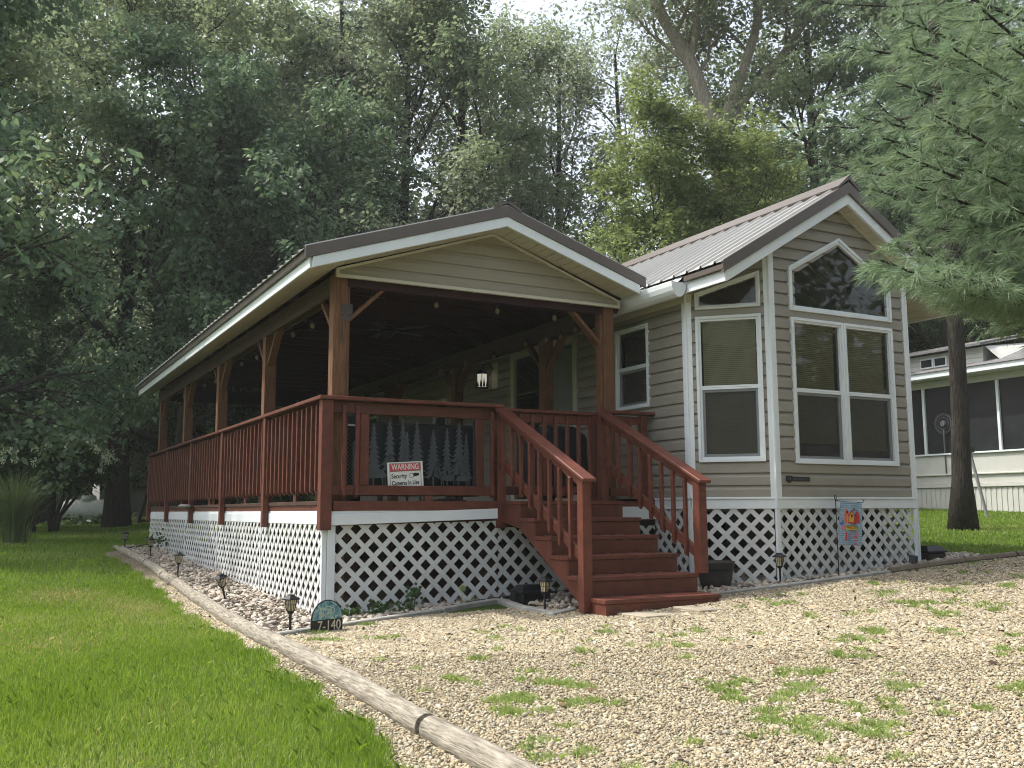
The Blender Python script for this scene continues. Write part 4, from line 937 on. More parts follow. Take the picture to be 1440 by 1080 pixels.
# ---- warning sign
t=local_thing('warning_sign','white and red security camera warning sign leaning behind the front railing','sign',(.886,.081,.150),0); t.rotation_euler=(R(0),R(-3.6),0)
MB().box(-.190,.190,-.006,.0,-.02,.238).build('board',mat('sign_white',(.66,.68,.66),.45,var=.04),t,bevel=.002)
MB().box(-.163,.163,-.0085,-.0062,.150,.222).build('red_band',mat('sign_red',(.50,.075,.095),.45,var=.06),t)
q=MB(); 
for a,b,c,d in ((-.163,.163,.224,.227),(-.166,-.163,-.02,.227),(.163,.166,-.02,.227),(-.163,.163,.146,.149)): q.box(a,b,-.0082,-.0062,c,d)
q.build('outline',black,t)
text('WARNING',.078,mat('sign_white',(.66,.68,.66)),'lettering',t,face_my(0,-.0095,.186),ext=.0008,wd=.290,bold=.001)
text('Security',.062,black,'lettering',t,face_my(-.068,-.0068,.098),ext=.0006,wd=.165,bold=.0012)
text('Cameras In Use',.060,black,'lettering',t,face_my(-.003,-.0068,.030),ext=.0006,wd=.290,bold=.0012)
q=MB(); q.prism([(.075,-.0072,.085),(.145,-.0072,.098),(.145,-.0072,.122),(.10,-.0072,.125),(.075,-.0072,.118)],(0,.0012,0)); q.build('camera_symbol',black,t)
q=MB(); q.prism([(.062+.024*math.cos(a),-.0076,.100+.021*math.sin(a)) for a in [2*math.pi*k/16 for k in range(16)]],(0,.001,0)); cs=q.build('camera_symbol',mat('sign_white',(.66,.68,.66)),t)
q=MB(); q.tube([(.062+.024*math.cos(a),-.0080,.100+.021*math.sin(a)) for a in [2*math.pi*k/16 for k in range(17)]],.0022,4,cap=False); q.build('camera_symbol',black,t)
# ---- garden flag
fx,fy=5.135,-1.47; fz=G(fx,fy); t=local_thing('garden_flag','pale blue garden flag with red and yellow birdhouses on a thin black stand','flag',(fx,fy,fz),R(-6))
H_=.86
q=MB(); q.tube([(0,0,-.05),(0,0,H_-.03),(-.012,0,H_-.015),(-.014,0,H_+.012),(0,0,H_+.02),(.012,0,H_+.008),(.01,0,H_-.015),(.0,0,H_-.035)],.005,6).tube([(0,0,H_-.035),(.06,0,H_-.045),(.36,0,H_-.060),(.375,0,H_-.045),(.37,0,H_-.025),(.355,0,H_-.02)],.004,6); q.build('stand',black,t,smooth=True)
fm=mat('flag_blue',(.27,.38,.50),.85,var=.10,scale=9)
def fb(u,v): # u 0..1 , v 0 top..1
    return (.055+.285*u-.035*v*(1-u*.4), -.012+.010*math.sin(u*9+v*3)+.015*v, H_-.045-.015*u-.455*v)
def cloth(q,u0,u1,v0,v1,off,nu=8,nv=6):
    for i in range(nu):
        for j in range(nv):
            a=[(u0+(u1-u0)*(i+di)/nu,v0+(v1-v0)*(j+dj)/nv) for di,dj in ((0,1),(1,1),(1,0),(0,0))]
            q.poly([(p[0],p[1]-off,p[2]) for p in (fb(*b) for b in a)])
q=MB(); cloth(q,0,1,0,1,0,20,20); fo_=q.build('flag_cloth',fm,t,smooth=True); md=fo_.modifiers.new('t','SOLIDIFY'); md.thickness=.0015
def motif(name,colr,polys,off=.003):
    q=MB(); mm=mat('flag_'+name,colr,.85,var=.15,scale=20)
    for pl in polys: q.poly([(p[0],p[1]-off,p[2]) for p in (fb(*b) for b in pl)][::-1])
    q.build_split('flag_motif',mm,t)
motif('orange',(.62,.16,.06),[[(.20,.50),(.38,.50),(.36,.25),(.27,.14),(.20,.24)]])
motif('redhouse',(.45,.03,.03),[[(.36,.50),(.78,.50),(.78,.47),(.36,.47)],[(.66,.47),(.90,.47),(.90,.30),(.80,.18),(.68,.30)],[(.33,.32),(.50,.18),(.66,.30),(.62,.34),(.50,.24),(.37,.35)]],.004)
motif('yellow',(.62,.42,.06),[[(.39,.47),(.64,.47),(.64,.33),(.51,.22),(.39,.33)],[(.25,.55),(.82,.55),(.82,.65),(.25,.65)]],.005)
motif('dark',(.03,.03,.05),[[(.46,.36),(.56,.36),(.56,.29),(.46,.29)],[(.27,.27),(.34,.27),(.34,.21),(.27,.21)],[(.55,.19),(.68,.13),(.62,.22)]],.006)
motif('bluebird',(.05,.16,.42),[[(.02,.52),(.16,.42),(.18,.50),(.10,.56)]],.005)
motif('pink',(.60,.16,.25),[[(.08,.64),(.20,.64),(.20,.54),(.08,.54)],[(.70,.80),(.82,.80),(.82,.70),(.72,.70)],[(.42,.86),(.50,.86),(.48,.68),(.44,.68)]],.005)
motif('stripe',(.55,.05,.05),[[(.66,.98-.04*k*2),(.78,.98-.04*k*2),(.78,.955-.04*k*2),(.66,.955-.04*k*2)] for k in range(3)]+[[(.24,.70),(.31,.70),(.31,.90),(.24,.90)]],.006)
text('WELCOME',.040,mat('flag_brown',(.16,.07,.02),.8),'lettering',t,Matrix.Translation((.185,-.024,H_-.045-.455*.605))@Matrix.Rotation(R(2.5),4,'Y')@Matrix.Rotation(R(90),4,'X'),ext=.0006,wd=.15)
# ---- sunflower ornaments
def flower(base,label,h,col,rc=.04):
    t=local_thing('flower_stake',label,'garden ornament',base,.2,'flower stakes by the lattice')
    MB().tube([(0,0,-.04),(.004,0,h)],.003,5).build('stem',weedm,t)
    q=MB()
    for k in range(14):
        a=2*math.pi*k/14; q.poly([(.004+rc*.45*math.cos(a-.2),-.004,h+rc*.45*math.sin(a-.2)),(.004+rc*1.25*math.cos(a),-.012,h+rc*1.25*math.sin(a)),(.004+rc*.45*math.cos(a+.2),-.004,h+rc*.45*math.sin(a+.2))])
    q.build('petals',mat('petal_'+label[:6],col,.7),t)
    MB().prism([(.004+rc*.55*math.cos(a),-.012,h+rc*.55*math.sin(a)) for a in [2*math.pi*k/14 for k in range(14)]],(0,.008,0)).build('flower_centre',mat('flower_centre',(.22,.30,.10),.8),t)
flower((1.40,-.14,G(1.4,-.14)),'pale yellow sunflower stake standing before the lattice',.185,(.45,.48,.22),.05)
flower((1.52,-.12,G(1.5,-.14)),'small low flower stake right of the sunflower stake',.08,(.20,.25,.10),.022)
q=MB(); rr=random.Random(8)
def leafcl(q,c,n,r_,s_,rr):
    for _ in range(n):
        p=Vector(c)+Vector((rr.gauss(0,r_),rr.gauss(0,r_*.6),rr.gauss(0,r_*.7))); a=rr.uniform(0,6.28); d1=Vector((math.cos(a),math.sin(a)*.5,rr.uniform(-.5,.3))).normalized()*s_; d2=d1.cross(Vector((rr.uniform(-.4,.4),-1,rr.uniform(-.2,.6)))).normalized()*s_*.42
        q.poly([p,p+d1*.5+d2,p+d1,p+d1*.5-d2])
def lowplant(base,label,n,r_,s_,h=.06):
    t=local_thing('bed_plant',label,'plant',base,0,'small plants against the lattice'); q=MB(); leafcl(q,(0,0,h),n,r_,s_,rr); q.build('leaves',shrubm,t)
    q=MB(); [q.tube([(0,0,-.02),(rr.uniform(-.04,.04),0,h)],.003,4) for _ in range(3)]; q.build('stem',bark,t)
lowplant((.92,-.06,G(.9,0)),'green leafy plant climbing through the front lattice left of the sunflower',40,.035,.045,.19)
lowplant((.55,-.12,G(.55,0)),'low dark leafy plant under the front lattice, second from the deck corner',60,.06,.05)
lowplant((.28,-.15,G(.28,0)),'low dark leafy plant under the front lattice nearest the deck corner',50,.05,.045)
lowplant((.80,-.14,G(.8,0)),'low dark leafy plant under the front lattice, third from the deck corner',50,.06,.045)
lowplant((-.10,8.8,G(-.1,8.8)),'thin vine climbing the far end of the left lattice',60,.09,.05,.25)
# weather vane bits: ornament behind the lattice corner
# ---- perforated patio heater and porch furniture
t=thing('patio_heater','black perforated cylinder lamp on the deck behind the front corner post','heater',(.42,.55,0))
q=MB()
for k in range(20):
    for j in range(28):
        a=2*math.pi*(k+.5*(j%2))/20; z=.12+j*.022
        q.beam((.42+.13*math.cos(a),.55+.13*math.sin(a),z),(.42+.13*math.cos(a+.157),.55+.13*math.sin(a+.157),z+.022),.003,.003); q.beam((.42+.13*math.cos(a),.55+.13*math.sin(a),z),(.42+.13*math.cos(a-.157),.55+.13*math.sin(a-.157),z+.022),.003,.003)
q.build('mesh_guard',mat('grey_steel_mesh',(.16,.16,.17),.4,metal=.6),t)
part('heater_core',black,t,lambda q:(q.lathe([(.15,0),(.15,.11),(.10,.12),(.10,.74),(.14,.75),(.14,.86),(.09,.90)],c=(.42,.55,0),n=20)),0)
part('ring',mat('pale_ring',(.6,.6,.58),.3),t,lambda q:q.lathe([(.142,.755),(.145,.755),(.145,.775),(.142,.775)],c=(.42,.55,0),n=20),0)
coverm=mat('dark_blue_cover',(.010,.012,.017),.7,var=.3)
t=thing('grill','dark covered grill on the deck behind the stair gate','grill',(3.3,1.2,0)); part('grill_cover',coverm,t,lambda q:q.prism([(2.95,.95,.12),(3.62,.95,.12),(3.60,.95,.78),(3.45,.95,.90),(3.05,.95,.90),(2.95,.95,.78)],(0,.5,0)),.03)
for x in (3.0,3.55): part('leg',black,t,lambda q:q.box(x,x+.04,1.0,1.04,0,.13),0)
def chair(x,y,rz,label):
    t=local_thing('porch_chair',label,'chair',(x,y,0),rz,'dark chairs on the porch')
    MB().box(-.26,.26,-.25,.25,.40,.45).build('seat',coverm,t,bevel=.02); MB().prism([(-.26,.22,.45),(.26,.22,.45),(.24,.34,.98),(-.24,.34,.98)],(0,.05,0)).build('backrest',coverm,t,bevel=.015)
    for a in (-.23,.23):
        for b in (-.22,.22): MB().tube([(a,b,0),(a,b,.41)],.017,6).build('leg',black,t)
        MB().tube([(a*1.15,-.24,.62),(a*1.15,.28,.64)],.02,6).build('armrest',black,t)
t=thing('patio_sofa','dark cushioned patio sofa standing with its back to the front railing','sofa',(1.1,.6,0))  # added dark mass so the porch behind the cutout panel looks unlit
part('backrest',coverm,t,lambda q:q.prism([(.50,.22,.30),(1.72,.22,.30),(1.72,.20,.79),(.50,.20,.79)],(0,.14,0)),.03); part('seat',coverm,t,lambda q:q.box(.50,1.72,.38,.95,.28,.44),.03)
for x in (.44,1.73): part('armrest',coverm,t,lambda q:q.box(x,x+.05,.24,.95,.05,.60),.015)
part('sofa_base',black,t,lambda q:q.box(.50,1.72,.26,.92,.06,.27),.01)
chair(1.3,1.9,.4,'dark porch chair seen through the cutout panel'); chair(2.4,2.6,-.6,'dark porch chair farther back behind the stairs')
t=thing('porch_table','low dark table on the deck behind the cutout panel','table',(1.9,1.3,0))
part('table_top',black,t,lambda q:q.lathe([(.42,.68),(.44,.69),(.42,.71)],c=(1.9,1.3,0),n=24),0); part('table_leg',black,t,lambda q:q.lathe([(.22,0),(.22,.02),(.03,.05),(.03,.68)],c=(1.9,1.3,0),n=12),0)
# ---- wall lantern with forest silhouette
t=thing('wall_lantern','black lantern with tree cutouts on a white plate beside the sliding door','lantern',(3.87,4.02,1.90))
part('wall_plate',tan,t,lambda q:q.box(3.880,3.896,3.86,4.06,1.72,2.12),.003)
bulb=mat('lit_lantern_glass',(.8,.8,.75),.4,emit=(1,.95,.82,.22))
part('lantern_glass',bulb,t,lambda q:q.lathe([(.085,-.11),(.085,.09)],c=(3.74,4.10,1.86),n=6),0)
def f(q):
    q.lathe([(.10,.09),(.11,.095),(.05,.15),(.02,.16)],c=(3.74,4.10,1.86),n=6); q.lathe([(.10,-.125),(.10,-.108)],c=(3.74,4.10,1.86),n=6)
    for k in range(6):
        a=2*math.pi*k/6; q.tube([(3.74+.088*math.cos(a),4.10+.088*math.sin(a),1.75),(3.74+.088*math.cos(a),4.10+.088*math.sin(a),1.95)],.006,4)
    q.tube([(3.74,4.10,2.02),(3.76,4.09,2.10),(3.83,4.05,2.12),(3.88,4.02,2.02)],.008,6)
part('lantern_cage',black,t,f,0)
def f(q):
    for k in range(12):
        a=2*math.pi*(k+.5)/12+.1; x,y=3.74+.093*math.cos(a),4.10+.093*math.sin(a); d=Vector((-math.sin(a),math.cos(a),0)); h=.10+.05*((k*7)%3)/2
        q.prism([Vector((x,y,1.755))-d*.02,Vector((x,y,1.755))+d*.02,Vector((x,y,1.755+h))],Vector((math.cos(a),math.sin(a),0))*.002)
part('tree_cutouts',black,t,f,0)
# ---- string lights
def bulbs(name,label,pts,per,sag,cat='string lights',hang=.06):
    t=thing(name,label,cat,pts[0]); line=[]; bp_=[]
    for a,b in zip(pts[:-1],pts[1:]):
        a=Vector(a); b=Vector(b)
        for k in range(per*3): 
            u=k/(per*3); p=a.lerp(b,u); p.z-=sag*4*u*(1-u); line.append(p)
            if k%3==1: bp_.append(p)
    line.append(Vector(pts[-1])); b0=t['_b']
    q=MB(); q.tube(line,.003,4); q.build('cable',black,t)
    for p in bp_:
        q=MB(); q.lathe([(.012,-hang+.005),(.014,0)],c=p,n=8); sk=q.build('socket',black,t)
        q=MB(); q.lathe([(.002,-hang-.055),(.020,-hang-.045),(.028,-hang-.022),(.022,-hang),(.012,-hang+.012)],c=p,n=10); q.build('bulb',bulbg,t,smooth=True)
m_,tt,bb=nodes('clear_bulb'); bb.inputs['Base Color'].default_value=(.30,.26,.20,1); bb.inputs['Roughness'].default_value=.15; bb.inputs['Transmission Weight'].default_value=.35; bb.inputs['IOR'].default_value=1.2; bulbg=m_
bulbs('string_lights','string of clear bulbs hung along the inside of the left roof beam',[(.33,y,2.14) for y in (.45,2.85,5.55,8.25,10.9)],3,.10)
bulbs('string_lights','string of clear bulbs hung across the front opening under the gable',[(.34,.32,2.13),(3.25,.32,2.13)],4,-.02)
bulbs('string_lights','string of clear bulbs hung along the cabin side of the porch roof',[(3.22,y,2.12) for y in (.5,1.5,4.2,6.8,9.4)],3,.06)
bulbs('string_lights','string of clear bulbs hung low across the far end of the porch',[(.4,10.85,2.02),(1.8,10.85,2.0),(3.2,10.85,2.02)],4,.03)
# ceiling fan
t=thing('ceiling_fan','dark ceiling fan under the middle of the porch roof','ceiling fan',(RX,3.2,2.35)); part('motor',black,t,lambda q:q.lathe([(.02,.30),(.02,.10),(.10,.08),(.12,0),(.08,-.05),(.02,-.08)],c=(RX,3.2,2.3),n=16),0)
for k in range(5):
    a=2*math.pi*k/5+.3; d=Vector((math.cos(a),math.sin(a),0)); s_=Vector((-d.y,d.x,0)); c=Vector((RX,3.2,2.32))
    part('blade',black,t,lambda q:q.prism([c+d*.12-s_*.04,c+d*.62-s_*.065,c+d*.64+s_*.05,c+d*.12+s_*.04],(0,0,.008)),0)
# hooks cluster on the front post
t=thing('hook_bracket','rusty metal hanging bracket on the front left roof post','bracket',(.28,.12,1.85))
part('bracket_plate',mat('rusty_grey_iron',(.09,.08,.075),.7,metal=.4,var=.4),t,lambda q:(q.box(.20,.315,.118,.124,1.78,1.94),[q.tube([(.20+.03*k,.116,1.84),(.20+.03*k,.09,1.82),(.21+.03*k,.085,1.85)],.005,5) for k in range(4)],q.tube([(.22,.118,1.78),(.22,.10,1.60),(.235,.10,1.58)],.006,5)),0)
# small post lamp on the far railing
t=thing('post_lamp','small grey lamp disc fixed outside the left railing','lamp',(-.06,6.6,-.02)); part('lamp_head',mat('grey_lamp',(.25,.25,.24),.5),t,lambda q:q.lathe([(.09,0),(.10,.02),(.07,.045),(.02,.05)],c=(-.09,6.62,-.03),n=14),0); part('arm',black,t,lambda q:q.box(-.09,-.03,6.61,6.63,-.045,-.032),0)
# ================================================================== BACKGROUND THINGS
# neighbouring mobile home
NX=15.55; nb=thing('mobile_home','long cream mobile home with dark screened porch and shingle roof behind the pine','mobile home',(NX,5,-.2))
part('wall',cream,nb,lambda q:(q.box(NX,NX+.1,-8,20,.43,1.06),q.box(NX-.03,NX+.1,-8,20,.36,.425),q.box(NX-.04,NX+.1,-8,20,.62,.65),q.box(NX,NX+.1,-8,20,2.56,2.70)),.004)
q=MB()
for k in range(230): y=-8+k*.122; q.box(NX+.0,NX+.03,y,y+.075,-.6,.355); q.box(NX+.012,NX+.028,y+.076,y+.121,-.6,.355)
q.build('skirting',cream,nb)
part('screen_panel',screenm,nb,lambda q:q.box(NX+.045,NX+.05,-8,20,1.09,2.56),0)
part('room',mat('dim_room',(.05,.055,.06),.9,var=.5,scale=.8),nb,lambda q:q.box(NX+2.4,NX+2.45,-8,20,-.1,2.7),0)
for y in (-1.5,.6,2.55,3.90,5.72,6.9,8.8,10.7): part('mullion',white,nb,lambda q:q.box(NX-.01,NX+.04,y-.03,y+.03,1.10,2.555),.002)
part('sill',white,nb,lambda q:q.box(NX-.045,NX+.06,-8,20,1.062,1.098),.003)
part('fascia',white,nb,lambda q:q.box(NX-.42,NX-.38,-8.2,20.2,2.72,2.84),.003)
part('soffit',cream,nb,lambda q:q.box(NX-.378,NX+.1,-8.2,20.2,2.705,2.72),0)
part('roof',shing,nb,lambda q:(q.prism([(NX-.45,-8.3,2.845),(NX+2.8,-8.3,3.95),(NX+6,-8.3,2.845)],(0,28.6,0))),0)
part('dormer_wall',cream,nb,lambda q:(q.box(NX-.1,NX+1.5,4.10,12,2.86,3.28),[q.box(NX-.115,NX-.1,4.10,12,2.86+.1*k,2.865+.1*k) for k in range(4)]),.003)
part('dormer_roof',shing,nb,lambda q:q.prism([(NX-.3,4.0,3.285),(NX-.3,12,3.285),(NX+2.2,12,3.80),(NX+2.2,4.0,3.80)],(0,0,.05)),0)
part('dormer_cheek',cream,nb,lambda q:q.prism([(NX-.1,4.02,3.28),(NX-.1,3.62,2.90),(NX+1.1,3.62,3.30),(NX+1.6,4.02,3.5)],(0,.03,0)),0)
for y in (4.95,5.30): 
    w_=part('window',white,nb,lambda q:q.box(NX-.14,NX-.1,y,y+.33,2.98,3.20),.003); part('pane',screenm,w_,lambda q:q.box(NX-.145,NX-.141,y+.03,y+.30,3.01,3.17),0)
# fan set before the opaque screens, their dimming put into its colour
t=thing('pedestal_fan','pale pedestal fan standing inside the neighbouring screened porch','fan',(NX+.22,5.25,.4))
fanm=mat('pale_fan',(.10,.105,.11),.6)
part('stand',fanm,t,lambda q:(q.tube([(NX+.0,0,0),(NX+.0,0,.1)],.001,3) if False else None,q.tube([(NX-.02,5.22,.66),(NX-.02,5.22,1.62)],.014,6)),0); part('guard',fanm,t,lambda q:[q.tube([(NX-.02,5.22+r_*math.cos(a),1.75+r_*math.sin(a)) for a in [2*math.pi*k/20 for k in range(21)]],.006,4,cap=False) for r_ in (.07,.13,.19,.22)],0)
part('hub',fanm,t,lambda q:q.prism([(NX-.05,5.22+.06*math.cos(a),1.75+.06*math.sin(a)) for a in [2*math.pi*k/10 for k in range(10)]],(.06,0,0)),0)
# awning pole by the pine
t=thing('awning_pole','thin grey pole leaning just left of the pine trunk','pole',(13.6,2.9,-.2)); part('pole_tube',mat('grey_pole',(.25,.25,.25),.5),t,lambda q:q.tube([(13.62,2.9,-.3),(13.5,3.1,.95)],.03,8),0); part('pole_head',black,t,lambda q:q.box(13.42,13.56,3.04,3.18,.95,1.06),.01)
# propane tank
tx,ty=.36,27.5; tz=G(tx,ty); t=local_thing('propane_tank','grey green horizontal propane tank with a domed lid on the lawn','tank',(tx,ty,tz),R(-30))
def capsule(q,L_,r_,zc,n=24):
    P_=[];Rr=[]
    for k in range(11):
        u=(k/10)**1.6; P_.append((-L_/2+r_*.75*u,0,zc)); Rr.append(max(.012,r_*math.sqrt(max(0,1-(1-u)**2))))
    P2=[(-p[0],0,zc) for p in P_[::-1]]; q.tube(P_+P2,Rr+Rr[::-1],n)
q=MB(); capsule(q,1.95,.40,.46); q.build('tank_body',tankm,t,smooth=True)
for x in (-.5,.5): MB().tube([(x-.01,0,.46),(x+.01,0,.46)],.407,24).build('weld_band',tankm,t,smooth=False)
MB().lathe([(.25,.80),(.25,.93),(.22,.99),(.12,1.02),(.01,1.03)],n=20).build('dome_lid',tankm,t,smooth=True)
for x in (-.55,.55): MB().box(x-.06,x+.06,-.28,.28,-.1,.12).build('foot',conc,t)
# swing frame
t=thing('swing_frame','black metal swing frame with a bench seat half hidden by the deck','swing',(2.6,25,G(2.6,25)))
sg=G(2.2,25)
part('frame',black,t,lambda q:(q.tube([(1.55,24.4,sg-.05),(2.05,25,sg+1.55),(2.2,25,sg+1.95)],.06,8),q.tube([(2.5,25.6,sg),(2.2,25,sg+1.95)],.06,8),q.tube([(2.2,25,sg+1.95),(4.4,25,sg+1.95)],.05,8),q.tube([(4.1,24.4,sg),(4.4,25,sg+1.95),(4.7,25.6,sg)],.06,8),q.tube([(1.6,24.5,sg+.06),(4.2,24.5,sg+.06)],.03,6)),0)
part('seat',coverm,t,lambda q:(q.box(2.2,4.0,24.7,25.2,sg+.42,sg+.48),q.box(2.2,4.0,25.2,25.25,sg+.48,sg+.95)),.01)
# shed and buildings at the back left
def W_(px,D): return CAM+ (Vector((fw.x,fw.y,0)).normalized()*D*1.0+Vector((r0.x,r0.y,0))*((px-720)/1371.4*D))
t=thing('shed','beige sided shed with a dark open doorway beyond the propane tank','shed',(-.3,33,G(0,33)))
z0=G(0,33); dimb=mat('beige_shed_wall',(.24,.23,.19),.7,var=.1)
q=MB(); O_=(-4.6,31.2,0); U_=Vector((.86,.51,0)).normalized(); Nn=Vector((.51,-.86,0)).normalized()
siding_wall(q,O_,U_,Nn,[(2.2,z0-.1),(6.6,z0-.1),(6.6,z0+2.5),(2.2,z0+2.5)],[[(3.9,z0-.1),(5.0,z0-.1),(5.0,z0+1.75),(3.9,z0+1.75)]],z0=z0,h=.15)
q.build('wall',dimb,t)
part('doorway',dark,t,lambda q:q.prism([Vector(O_)+U_*2.2-Nn*.6+Vector((0,0,z0-.1)),Vector(O_)+U_*6.6-Nn*.6+Vector((0,0,z0-.1)),Vector(O_)+U_*6.6-Nn*.6+Vector((0,0,z0+2.5)),Vector(O_)+U_*2.2-Nn*.6+Vector((0,0,z0+2.5))],Nn*.05),0)
part('roof',shing,t,lambda q:q.prism([Vector(O_)+U_*2.0+Nn*.3+Vector((0,0,z0+2.5)),Vector(O_)+U_*6.8+Nn*.3+Vector((0,0,z0+2.5)),Vector(O_)+U_*6.8-Nn*2+Vector((0,0,z0+3.4)),Vector(O_)+U_*2.0-Nn*2+Vector((0,0,z0+3.4))],(0,0,.08)),0)
t=thing('board_fence','pale vertical board fence in the shade at the far left edge','fence',(-4.6,25,G(-4.6,25)))
q=MB(); 
for k in range(34):
    a=k*.15; x=-7.2+a*.92; y=25.0+a*.40; q.prism([(x,y,G(x,y)-.1),(x+.13,y+.057,G(x,y)-.1),(x+.13,y+.057,G(x,y)+1.25),(x,y,G(x,y)+1.25)],(-.01,.02,0))
q.build('boards',mat('weathered_fence_board',(.20,.19,.15),.9,var=.2,scale=3),t)
t=thing('far_home','dim grey mobile home with dark windows in the trees behind the swing','mobile home',(5,36,G(5,36)))
z0=G(4,36); q=MB(); siding_wall(q,(1.6,37,0),(.97,.24,0),(.24,-.97,0),[(0,z0),(14,z0),(14,z0+2.8),(0,z0+2.8)],z0=z0,h=.15); hw_=q.build('wall',mat('grey_home_wall',(.20,.21,.20),.7,var=.1),t)
part('roof',shing,t,lambda q:q.prism([(1.2,36.4,z0+2.8),(15.6,40.0,z0+2.8),(15,43,z0+3.8),(.6,39.5,z0+3.8)],(0,0,.08)),0)
part('window',screenm,t,lambda q:q.prism([(2.4,37.14,z0+1.2),(4.2,37.59,z0+1.2),(4.2,37.59,z0+2.2),(2.4,37.14,z0+2.2)],(.012,-.05,0)),0)
# ================================================================== TREES
def leaf_mesh(name,C_,n_per,sig,size,m,seed,droop=.3,flat=.6,elong=.55):
    """diamond leaves scattered round cluster centres C_ (k,3)"""
    rg=np.random.default_rng(seed); C_=np.asarray(C_,float); k=len(C_)
    P=np.repeat(C_,n_per,0); n=len(P)
    # leaves strung on short sprays: direction per small group
    grp=rg.integers(0,6,n)+np.repeat(np.arange(k),n_per)*6
    gd=rg.standard_normal((k*6,3)); gd[:,2]=gd[:,2]*.5-droop; gd/=np.linalg.norm(gd,axis=1)[:,None]
    go=rg.standard_normal((k*6,3))*sig*.45
    t=rg.uniform(0,1,n)[:,None]
    P=P+go[grp]+gd[grp]*t*sig*1.5+rg.standard_normal((n,3))*sig*.16
    a=rg.uniform(0,2*np.pi,n); d=np.stack([np.cos(a),np.sin(a),-np.abs(rg.normal(0.1,.5,n))],1)+gd[grp]*.6; d/=np.linalg.norm(d,axis=1)[:,None]
    nr=rg.standard_normal((n,3))*(1-flat)+np.array([0,0,1])*flat; s_=np.cross(d,nr); s_/=np.linalg.norm(s_,axis=1)[:,None]+1e-9
    sz=size*np.exp(.25*rg.standard_normal(n))[:,None]; up=np.cross(s_,d)
    V=np.stack([P,P+d*sz*.45+s_*sz*elong*.5+up*sz*.06,P+d*sz,P+d*sz*.45-s_*sz*elong*.5+up*sz*.06],1).reshape(-1,3)
    return npmesh(name,V,np.arange(n*4).reshape(-1,4),m,4)
def skeleton(seed,H,r0_,first=.25,nl=12,spread=.32,leanx=0,leany=0,fork=0,wander=.05,depth=3,up=.5,children=5,lenf=.55,custom=False):
    rg=random.Random(seed); q=MB(); tips=[]
    def branch(p,d,L_,r_,dep,nseg=6):
        pts=[p.copy()];rad=[r_]; dd=d.copy()
        for k in range(nseg):
            dd=(dd+Vector((rg.gauss(0,wander*3),rg.gauss(0,wander*3),rg.gauss(0,wander)+up*.06))).normalized(); p=p+dd*(L_/nseg); pts.append(p.copy()); rad.append(r_*(1-.75*(k+1)/nseg)+.004)
        q.tube(pts,rad,7 if dep>1 else (4 if dep==1 else 3),cap=False)
        if dep==0:
            tips.append(pts[-1]); tips.append(pts[-3]); 
            return
        for k in range(children):
            t=.30+.70*(k+rg.random()*.8)/children; i=min(nseg-1,int(t*nseg)); b=pts[i].lerp(pts[i+1],min(1,t*nseg-i))
            ax=dd.orthogonal().normalized(); ax.rotate(Matrix.Rotation(rg.uniform(0,6.28),3,dd)); nd=(pts[i+1]-pts[i]).normalized(); nd.rotate(Matrix.Rotation(rg.uniform(.45,1.0),3,ax))
            branch(b,nd,L_*lenf*rg.uniform(.7,1.15)*(1.1-.35*t),rad[i]*.55,dep-1,5)
        tips.append(pts[-1])
    # trunk
    pts=[Vector((0,0,-.3))];rad=[r0_*1.5]; n=12
    for k in range(1,n+1):
        t=k/n; pts.append(Vector((leanx*t*H+.10*math.sin(t*5+seed),leany*t*H+.10*math.cos(t*4+seed*2)-.1,t*H*.92))); rad.append(r0_*(1.05-.85*t)+.01)
    rad[1]=max(rad[1],r0_*1.05)
    q.tube(pts,rad,12,cap=False)
    if custom:   # bare trunk that forks high into three curving limbs
        q=MB(); zf=11.3; q.tube([(0,0,-.3),(.05,0,.3),(-.1,0,4),(.15,0,8),(0,0,zf)],[.46,.36,.33,.31,.33],14,cap=False)
        for pl,rr_ in (([(0,0,zf-.3),(-.45,0,zf+1.1),(-.85,.1,zf+2.4),(-1.6,.2,zf+3.8),(-2.3,.2,zf+5.6),(-2.6,.3,zf+7.5)],.26),
                       ([(0,0,zf-.3),(.35,-.1,zf+.9),(.75,-.1,zf+1.9),(1.15,-.1,zf+3.1),(1.5,.1,zf+4.6),(2.1,.3,zf+7)],.20),
                       ([(.05,.05,zf-.5),(.45,.1,zf+.5),(1.0,.2,zf+1.4),(1.9,.3,zf+2.3),(2.6,.4,zf+3.4),(3.3,.4,zf+5.5)],.18),
                       ([(-.85,.1,zf+2.3),(-.6,.1,zf+3.4),(-.5,.2,zf+4.8),(-.2,.3,zf+6.8)],.13)):
            V_=[Vector(p) for p in pl]; n_=len(V_); q.tube(V_,[rr_*(1-.6*k/n_) for k in range(n_)],10,cap=False)
            for k in range(9):
                i=min(n_-2,1+int((k/9)*(n_-1))) if rr_>.15 else min(n_-2,k%(n_-1)); b=V_[i].lerp(V_[i+1],rg.random())
                if b.z<zf+1.6: continue
                a=2.4*k+rg.random(); d=Vector((math.cos(a),math.sin(a),rg.uniform(-.1,.9))).normalized(); branch(b,d,rg.uniform(2,3.6),rr_*.28,2)
        for k in range(5):
            a=1.3*k; branch(Vector((0,0,6+k*.9)),Vector((math.cos(a),math.sin(a),.3)).normalized(),2.2,.05,1)
        return q,tips
    for k in range(nl):
        t=first+(1-first)*(k+.5*rg.random())/nl; i=min(n-1,int(t*n)); b=pts[i].lerp(pts[i+1],t*n-i); a=2.4*k+rg.uniform(-.4,.4); el=rg.uniform(.25,.8)+.5*(t-first)
        d=Vector((math.cos(a)*math.cos(el),math.sin(a)*math.cos(el),math.sin(el)))
        branch(b,d,H*spread*(1.15-.65*t)*rg.uniform(.8,1.2),rad[i]*(.62 if k<fork else .38),depth-1)
    tips.append(pts[-1])
